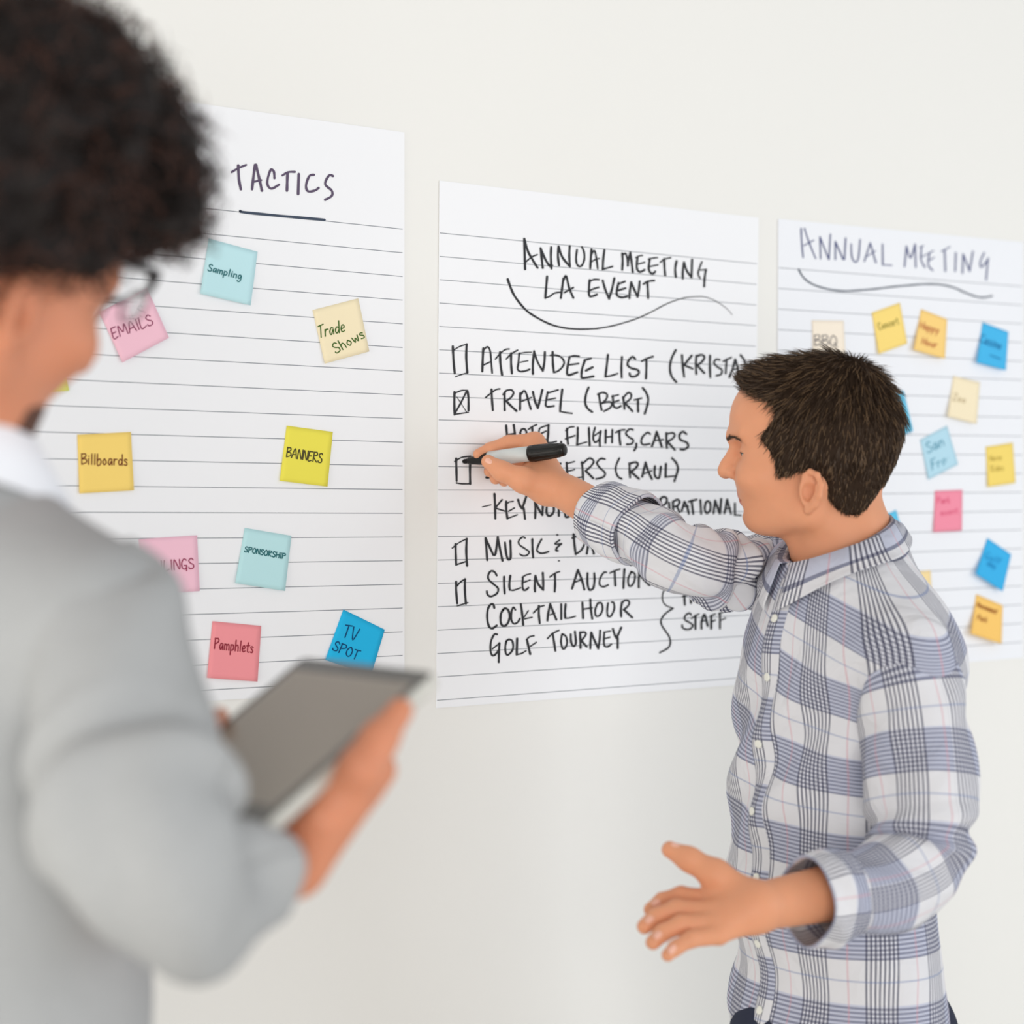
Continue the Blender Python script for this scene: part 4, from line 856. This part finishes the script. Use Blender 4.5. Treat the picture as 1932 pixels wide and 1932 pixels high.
# ------------------------------------------------------------------ marker in the writing hand
mt = W(873.5, 871, .0016); me_ = P(1067, 848, 2.615)
mk = empty('marker', (mt + me_) / 2)
tag(mk, 'thick black marker with a grey barrel held in the writing hand', 'marker')
L0 = 195.0; t = lambda px: (px - 872) / L0
link('nib', *lathe(mt, me_, [(0, .0022), (.012, .0033), (.055, .0037), (.06, .0037)], 24), M['nibm'], mk)
link('grip_section', *lathe(mt, me_, [(.05, .0040), (.06, .0052), (.10, .0058), (.19, .0083), (.245, .0092), (.25, .0096), (.265, .0096)], 36), M['black'], mk)
link('barrel', *lathe(mt, me_, [(.26, .0090), (.262, .0103), (.45, .0109), (.665, .0109)], 40), M['barrel'], mk)
cp = link('cap', *lathe(mt, me_, [(.655, .0100), (.66, .0115), (.68, .0117), (.80, .0112), (.93, .0098), (.975, .0092), (.99, .0084), (1.0, .0060)], 48), M['black'], mk)
ax = (me_ - mt); Lm = np.linalg.norm(ax); ax /= Lm; s_ = np.cross(ax, Uv); s_ /= np.linalg.norm(s_); t_ = np.cross(ax, s_)
for k in range(12):
    an = 2 * math.pi * k / 12; rd = s_ * math.cos(an) + t_ * math.sin(an)
    link('ridge', *tube([mt + ax * Lm * .70 + rd * .0113, mt + ax * Lm * .82 + rd * .0107, mt + ax * Lm * .95 + rd * .0092], .0009, 6, 3), M['black'], cp)

# ------------------------------------------------------------------ the person with the tablet
PZ = 1.45; az = math.radians(52); pt = math.radians(24); SCL = 1.10
f0 = math.cos(az) * Rv + math.sin(az) * Fv; l0 = np.array([-f0[1], f0[0], 0])
pf = f0 * math.cos(pt) - Uv * math.sin(pt); pu = Uv * math.cos(pt) + f0 * math.sin(pt)
PO = P(-122, 604, PZ); PM = np.stack([pf, l0, pu]) * SCL
to_ph = lambda p: PO + np.asarray(p) @ PM
in_ph = lambda w: (np.asarray(w) - PO) @ PM.T / SCL ** 2
Fp = head_field(.0030, jaw=1.15)
JN = P(-110, 925, 1.50); JT = P(-115, 1030, 1.52)
Fp.cone((-.030, 0, -.010), in_ph(JN), .058, .058, .03); Fp.cone(in_ph(JN), in_ph(JT), .058, .07, .03)
Vp, Fpq = Fp.mesh(); pV = to_ph(Vp)
lf2 = math.radians(42); jf = math.cos(lf2) * Rv + math.sin(lf2) * Fv; jl = np.array([-jf[1], jf[0], 0]); JM = np.stack([jf, jl, Uv])
jt = lambda a, b, c: JN + np.array([a, b, c]) @ JM
shr = P(170, 1185, 1.40); elr = P(262, 1682, 1.285); wrr = P(548, 1622, 1.445)
shl = jt(.02, .19, -.09); ell_ = jt(.12, .24, -.36); wrl = P(330, 1500, 1.60)
# tablet corners: A far left, B far right, C near right
tA, tB, tC = P(571, 1241, 1.62), P(822, 1268, 1.488), P(477, 1556, 1.385); tD = tA + tC - tB
ex = (tB - tA) / np.linalg.norm(tB - tA); ey = tC - tB; ey -= ex * (ex @ ey); Ly = np.linalg.norm(ey); ey /= Ly; ez = np.cross(ex, ey); ez = ez if ez[2] > 0 else -ez; Lx = np.linalg.norm(tB - tA)
tp = lambda x, y, z: tA + ex * x + ey * y + ez * z
# right hand under the near right edge, thumb along the side
Hr = Field(np.minimum(wrr, tp(Lx, 0, 0)) - .13, np.maximum(wrr, tp(Lx, Ly, 0)) + .10, .003)
Hr.cone(wrr - jf * .05 - Rv * .05 - Uv * .02, wrr, .031, .0255, .015)
kn = [tp(Lx - .004, Ly * q_, -.032) for q_ in (.44, .55, .66, .76)]
for k_, r in zip(kn, (.0155, .015, .014, .013)): Hr.cone(wrr, k_, .022, r, .016)
for k_, q_, r in zip(kn, (.34, .45, .57, .69), (1, 1.03, 1, .88)):
    finger(Hr, [k_, tp(Lx - .03, Ly * q_, -.030), tp(Lx - .058, Ly * q_, -.024), tp(Lx - .072, Ly * q_, -.019)], [.0135 * r, .0115 * r, .0100 * r, .009 * r])
finger(Hr, [wrr + (kn[0] - wrr) * .30, tp(Lx + .013, Ly * .55, -.012), tp(Lx + .013, Ly * .42, -.004), tp(Lx + .012, Ly * .27, .002)], [.019, .0155, .0130, .0105], .012)
VHr, FHr = Hr.mesh()
# left hand: fingers curl up over the far left edge
Hl = Field(np.minimum(wrl, tp(0, Ly * .5, 0)) - .16, np.maximum(wrl, tp(0, Ly * .5, 0)) + .14, .0032)
Hl.cone(wrl - jf * .05, wrl, .032, .028, .015)
kl = [tp(-.012, Ly * q_, -.034) for q_ in (.62, .72, .82, .90)]
for k_, r in zip(kl, (.015, .0145, .0135, .0125)): Hl.cone(wrl, k_, .025, r, .02)
for k_, q_, r in zip(kl, (.55, .67, .78, .88), (1, 1.03, 1, .88)):
    finger(Hl, [k_, tp(.018, Ly * q_, -.032), tp(.046, Ly * q_, -.024), tp(.060, Ly * q_, -.018)], [.0135 * r, .0115 * r, .0100 * r, .009 * r])
finger(Hl, [wrl + (kl[0] - wrl) * .4, tp(-.016, Ly * .66, -.016), tp(-.010, Ly * .58, -.004), tp(.001, Ly * .49, .008)], [.019, .013, .0105, .0080], .010)
VHl, FHl = Hl.mesh()
bp = Field(JN + np.array([-.36, -.36, -.62]), JN + np.array([.36, .36, .06]), .009)
def jacket_field(g, e):
    R = JM.T
    g.ell(jt(.01, 0, -.22), (.125 + e, .175 + e, .20 + e), .05, R=R); g.ell(jt(.02, 0, -.45), (.130 + e, .165 + e, .24 + e), .06, R=R)
    g.cone(jt(-.01, 0, -.05), shr, .062 + e, .056 + e, .05); g.cone(jt(-.01, 0, -.05), shl, .062 + e, .056 + e, .05)
    g.cone(jt(-.01, 0, -.02), jt(0, 0, -.12), .062 + e, .09 + e, .05)
jacket_field(bp, -.012); e2 = (shr * .5 + elr * .5) + Rv * .010; e3 = elr * .72 + wrr * .28 + Uv * .012; bp.cone(shr, e2, .042, .036, .02); bp.cone(e2, e3, .034, .028, .02); bp.cone(e3, wrr, .028, .026, .02); bp.cone(shl, ell_, .045, .040, .02); bp.cone(ell_, wrl, .040, .028, .02)
VBp, FBp = bp.mesh()
v, f = join((pV, Fpq), (VHr, FHr), (VHl, FHl), (VBp, FBp))
hip2 = jt(0, 0, -.66)
wo = link('person', v, f, M['skin2'], base=(hip2[0], hip2[1], 0))
tag(wo, 'person in a light grey jacket holding a tablet, seen from behind at left', 'person')
# curly hair: lumpy volume plus coiled locks
Hc = Field((-.22, -.20, -.10), (.25, .20, .32), .0045)
rs = np.random.RandomState(3)
Hc.ell((-.020, 0, .105), (.125, .118, .120), .03); Hc.ell((.068, 0, .168), (.070, .085, .060), .03); Hc.ell((-.06, 0, .05), (.085, .105, .10), .03)
Hc.ell((.112, -.02, .168), (.036, .055, .036), .02); Hc.ell((.020, -.075, .075), (.045, .030, .045), .02); Hc.ell((.095, -.050, .125), (.035, .035, .035), .02)
for _ in range(260):
    d = rs.normal(size=3); d /= np.linalg.norm(d); c = np.array((.008, 0, .125)) + d * np.array([.128, .118, .118])
    if c[2] < .09 and c[0] > .01: continue
    if c[0] > .05 and c[2] < .125: continue
    Hc.ell(c, np.array([.022, .022, .022]) * rs.uniform(.7, 1.15), .010)
pc = Hc.pts((slice(None),) * 3)
face = poly2d([(.30, -.2), (.30, .215), (.17, .158), (.120, .126), (.085, .108), (.066, .078), (.050, .060), (.030, .048), (.006, .038), (-.022, .018), (-.028, -.03), (-.03, -.2)], *np.meshgrid(Hc.ax[0], Hc.ax[2], indexing='ij'))[:, None, :]
Hc.f = smax(Hc.f, (-face).astype(np.float32), .008) + (.004 * vnoise(pc.reshape(-1, 3), 120, 9, 2).reshape(Hc.f.shape)).astype(np.float32)
vh, fh = Hc.mesh(); vhw = to_ph(vh); ch = link('hair', vhw, fh, M['curl'], wo)
for k, (mm, n_) in enumerate((('curl', 2600), ('curl_b', 1600))):
    link('hair_locks', *strands(vhw, fh, n_, lambda p, n: np.random.normal(size=3), lambda p: .026, .0011, lambda p: .75, 31 + k, curl=.5, jitter=1.2), M[mm], ch)
# short beard along the jaw and upper lip
Bf = Field((-.02, -.09, -.09), (.14, .09, .05), .003); sl_ = tuple(slice(0, None) for _ in range(3))
pb = Bf.pts(sl_); ix = [np.clip(np.round((pb[..., i] - Fp.lo[i]) / Fp.h).astype(int), 0, Fp.f.shape[i] - 1) for i in range(3)]
hf = Fp.f[ix[0], ix[1], ix[2]] - .0014
bl = poly2d([(.150, -.020), (.092, -.020), (.080, -.026), (.066, -.036), (.07, -.075), (.15, -.07)], *np.meshgrid(Bf.ax[0], Bf.ax[2], indexing='ij'))[:, None, :]
Bf.f = smax(hf, bl.astype(np.float32), .004).astype(np.float32)
vb, fb = Bf.mesh(); link('beard', to_ph(vb), fb, M['beard'], wo)

# jacket, shirt collar
Jf = Field(JN + np.array([-.38, -.38, -.70]), JN + np.array([.38, .38, .08]), .0062)
jacket_field(Jf, .010)
pj = Jf.pts((slice(None),) * 3); lj = ((pj.reshape(-1, 3) - JN) @ JM.T).reshape(pj.shape)
Jf.f = smax(Jf.f, (-lj[..., 2] - .68).astype(np.float32), .01)
Jf.cone(JN + np.array([0, 0, .10]), JN + np.array([0, 0, -.03]), .10, .066, .008, sub=True)
vj, fj = Jf.mesh(); lj = (vj - JN) @ JM.T
vj = vj + vnormals(vj, fj) * (.006 * vnoise(lj, 16, 8, 3))[:, None]
jk = link('jacket', vj, fj, M['jacket'], wo)
def fold_j(s, an): return .0085 * math.exp(-((s - .52) / .10) ** 2) * np.sin(an * 1 + s * 40) + .006 * np.sin(2 * an + 14 * s) + .002 * np.sin(5 * an + 21 * s)
v, f, u = loft([shr + np.array([0, 0, .045]) - Rv * .02, shr, (shr * .55 + elr * .45) + Rv * .012, elr + np.array([0, 0, .035]), elr * .72 + wrr * .28 - Uv * .008, elr * .45 + wrr * .55 - Uv * .010, wrr * .74 + elr * .26 - Uv * .008],
               [(.050, .05), (.070, .070), (.068, .070), (.064, .066), (.057, .058), (.049, .050), (.044, .044)], 60, 110, up=tuple(Fv), fold=fold_j)
s1 = link('sleeve', v, f, M['jacket'], jk); s1.modifiers.new('t', 'SOLIDIFY').thickness = .003
v, f, u = loft([shl, (shl + ell_) / 2, ell_, (ell_ + wrl) / 2, wrl], [.068, .066, .062, .052, .045], 48, 70, up=tuple(Fv), fold=fold_j)
link('sleeve', v, f, M['jacket'], jk)
def collar2(name, ra, rb, pr, m, parent, dz=0.0, ts=.30):
    V, Fc = [], []; n = 70
    for i in range(n + 1):
        an = math.radians(14) + math.radians(332) * i / n
        for (o, z) in pr: V.append(JN + jf * (math.cos(an) * (ra + o) - .006) + jl * math.sin(an) * (rb + o) + Uv * (z + dz - ts * math.cos(an) * (ra + o)))
    k_ = len(pr)
    for i in range(n):
        for j in range(k_ - 1): k = i * k_ + j; Fc.append((k, k + k_, k + k_ + 1, k + 1))
    o = link(name, V, Fc, m, parent); o.modifiers.new('t', 'SOLIDIFY').thickness = .002; return o
sc = link('dress_shirt', *(lambda g: (g.cone(JN + Uv * .0, JN - Uv * .10, .064, .085, .02), g.mesh())[1])(Field(JN + np.array([-.14, -.14, -.20]), JN + np.array([.14, .14, .08]), .006)), M['white'], wo)
collar2('shirt_collar', .064, .064, [(0, -.05), (0, 0), (.003, .030), (.006, .036), (.014, .026), (.048, -.030)], M['white'], sc, .034)
collar2('jacket_collar', .080, .080, [(-.006, -.05), (0, -.01), (.003, .002), (.007, .002), (.020, -.022), (.036, -.052)], M['jacket'], jk, -.026)
legs(wo, hip2, jf, jl, M['chino'], M['shoe'])

# eyeglasses on that face
gl = empty('eyeglasses', to_ph((.12, 0, .06)))
tag(gl, 'dark-framed eyeglasses worn by the person in the grey jacket', 'glasses')
for s in (-1, 1):
    rim = [(.1370 - .024 * (abs(y) / .07) ** 3, s * y * .98, z + .024) for y, z in ((.010, .070), (.030, .076), (.055, .076), (.066, .070), (.068, .054), (.058, .048), (.034, .046), (.016, .050), (.010, .060), (.010, .070))]
    rm = link('rim', *tube([to_ph(p) for p in rim], .0011, 8, 4), M['frame'], gl)
    lens = catmull(rim[:-1], 4); cv = [to_ph(np.array(p)) for p in lens]; k = len(cv); V = cv + [c + pf * .0015 for c in cv]
    link('lens', V, [tuple(range(k)), tuple(range(2 * k - 1, k - 1, -1))] + [(i, (i + 1) % k, k + (i + 1) % k, k + i) for i in range(k)], M['lens'], gl, smooth=False)
    link('temple', *tube([to_ph(p) for p in ((.114, s * .070, .097), (.06, s * .079, .080), (.006, s * .084, .052), (-.012, s * .085, .030))], .0036, 8, 5), M['frame'], gl)
    link('hinge', *tube([to_ph(p) for p in ((.124, s * .050, .1005), (.115, s * .070, .097), (.114, s * .069, .082))], (.0040, .0024), 8, 3), M['frame'], gl)
link('bridge', *tube([to_ph(p) for p in ((.1370, -.010, .092), (.1395, 0, .094), (.1370, .010, .092))], .0024, 8, 4), M['frame'], gl)

# ------------------------------------------------------------------ tablet
tb = empty('tablet', tp(Lx / 2, Ly / 2, 0))
tag(tb, 'slim silver tablet with a blank dark-bordered screen held by the person in grey', 'tablet')
def slab(x0, y0, x1, y1, z0, z1, r, m, name, parent):
    pts = []
    for cx, cy, s0 in ((x1 - r, y1 - r, 0), (x0 + r, y1 - r, 90), (x0 + r, y0 + r, 180), (x1 - r, y0 + r, 270)):
        for k in range(7): an = math.radians(s0 + 15 * k); pts.append((cx + r * math.cos(an), cy + r * math.sin(an)))
    n = len(pts); b = min(.003, (z1 - z0) / 2); V = []
    ctr = np.array([(x0 + x1) / 2, (y0 + y1) / 2])
    for z, ins in ((z0, b * 1.4), (z0 + b, 0), (z1 - b * .3, 0), (z1, b * .3)):
        for p in pts: d = np.array(p) - ctr; d /= np.linalg.norm(d); V.append(tp(p[0] - d[0] * ins, p[1] - d[1] * ins, z))
    Fc = [(j * n + i, j * n + (i + 1) % n, (j + 1) * n + (i + 1) % n, (j + 1) * n + i) for j in range(3) for i in range(n)]
    Fc += [tuple(reversed(range(n))), tuple(range(3 * n, 4 * n))]
    return link(name, V, Fc, m, parent, smooth=False)
slab(0, 0, Lx, Ly, -.014, 0, .008, M['alu'], 'back_shell', tb)
slab(.001, .001, Lx - .001, Ly - .001, -.0004, .0008, .007, M['bezel'], 'bezel', tb)
slab(.010, .018, Lx - .010, Ly - .020, .0004, .0011, .001, M['screen'], 'screen', tb)
hb = disc(tp(Lx / 2, Ly - .010, .0009), ez, .0045, .0005); link('home_button', *hb, M['bezel'], tb)
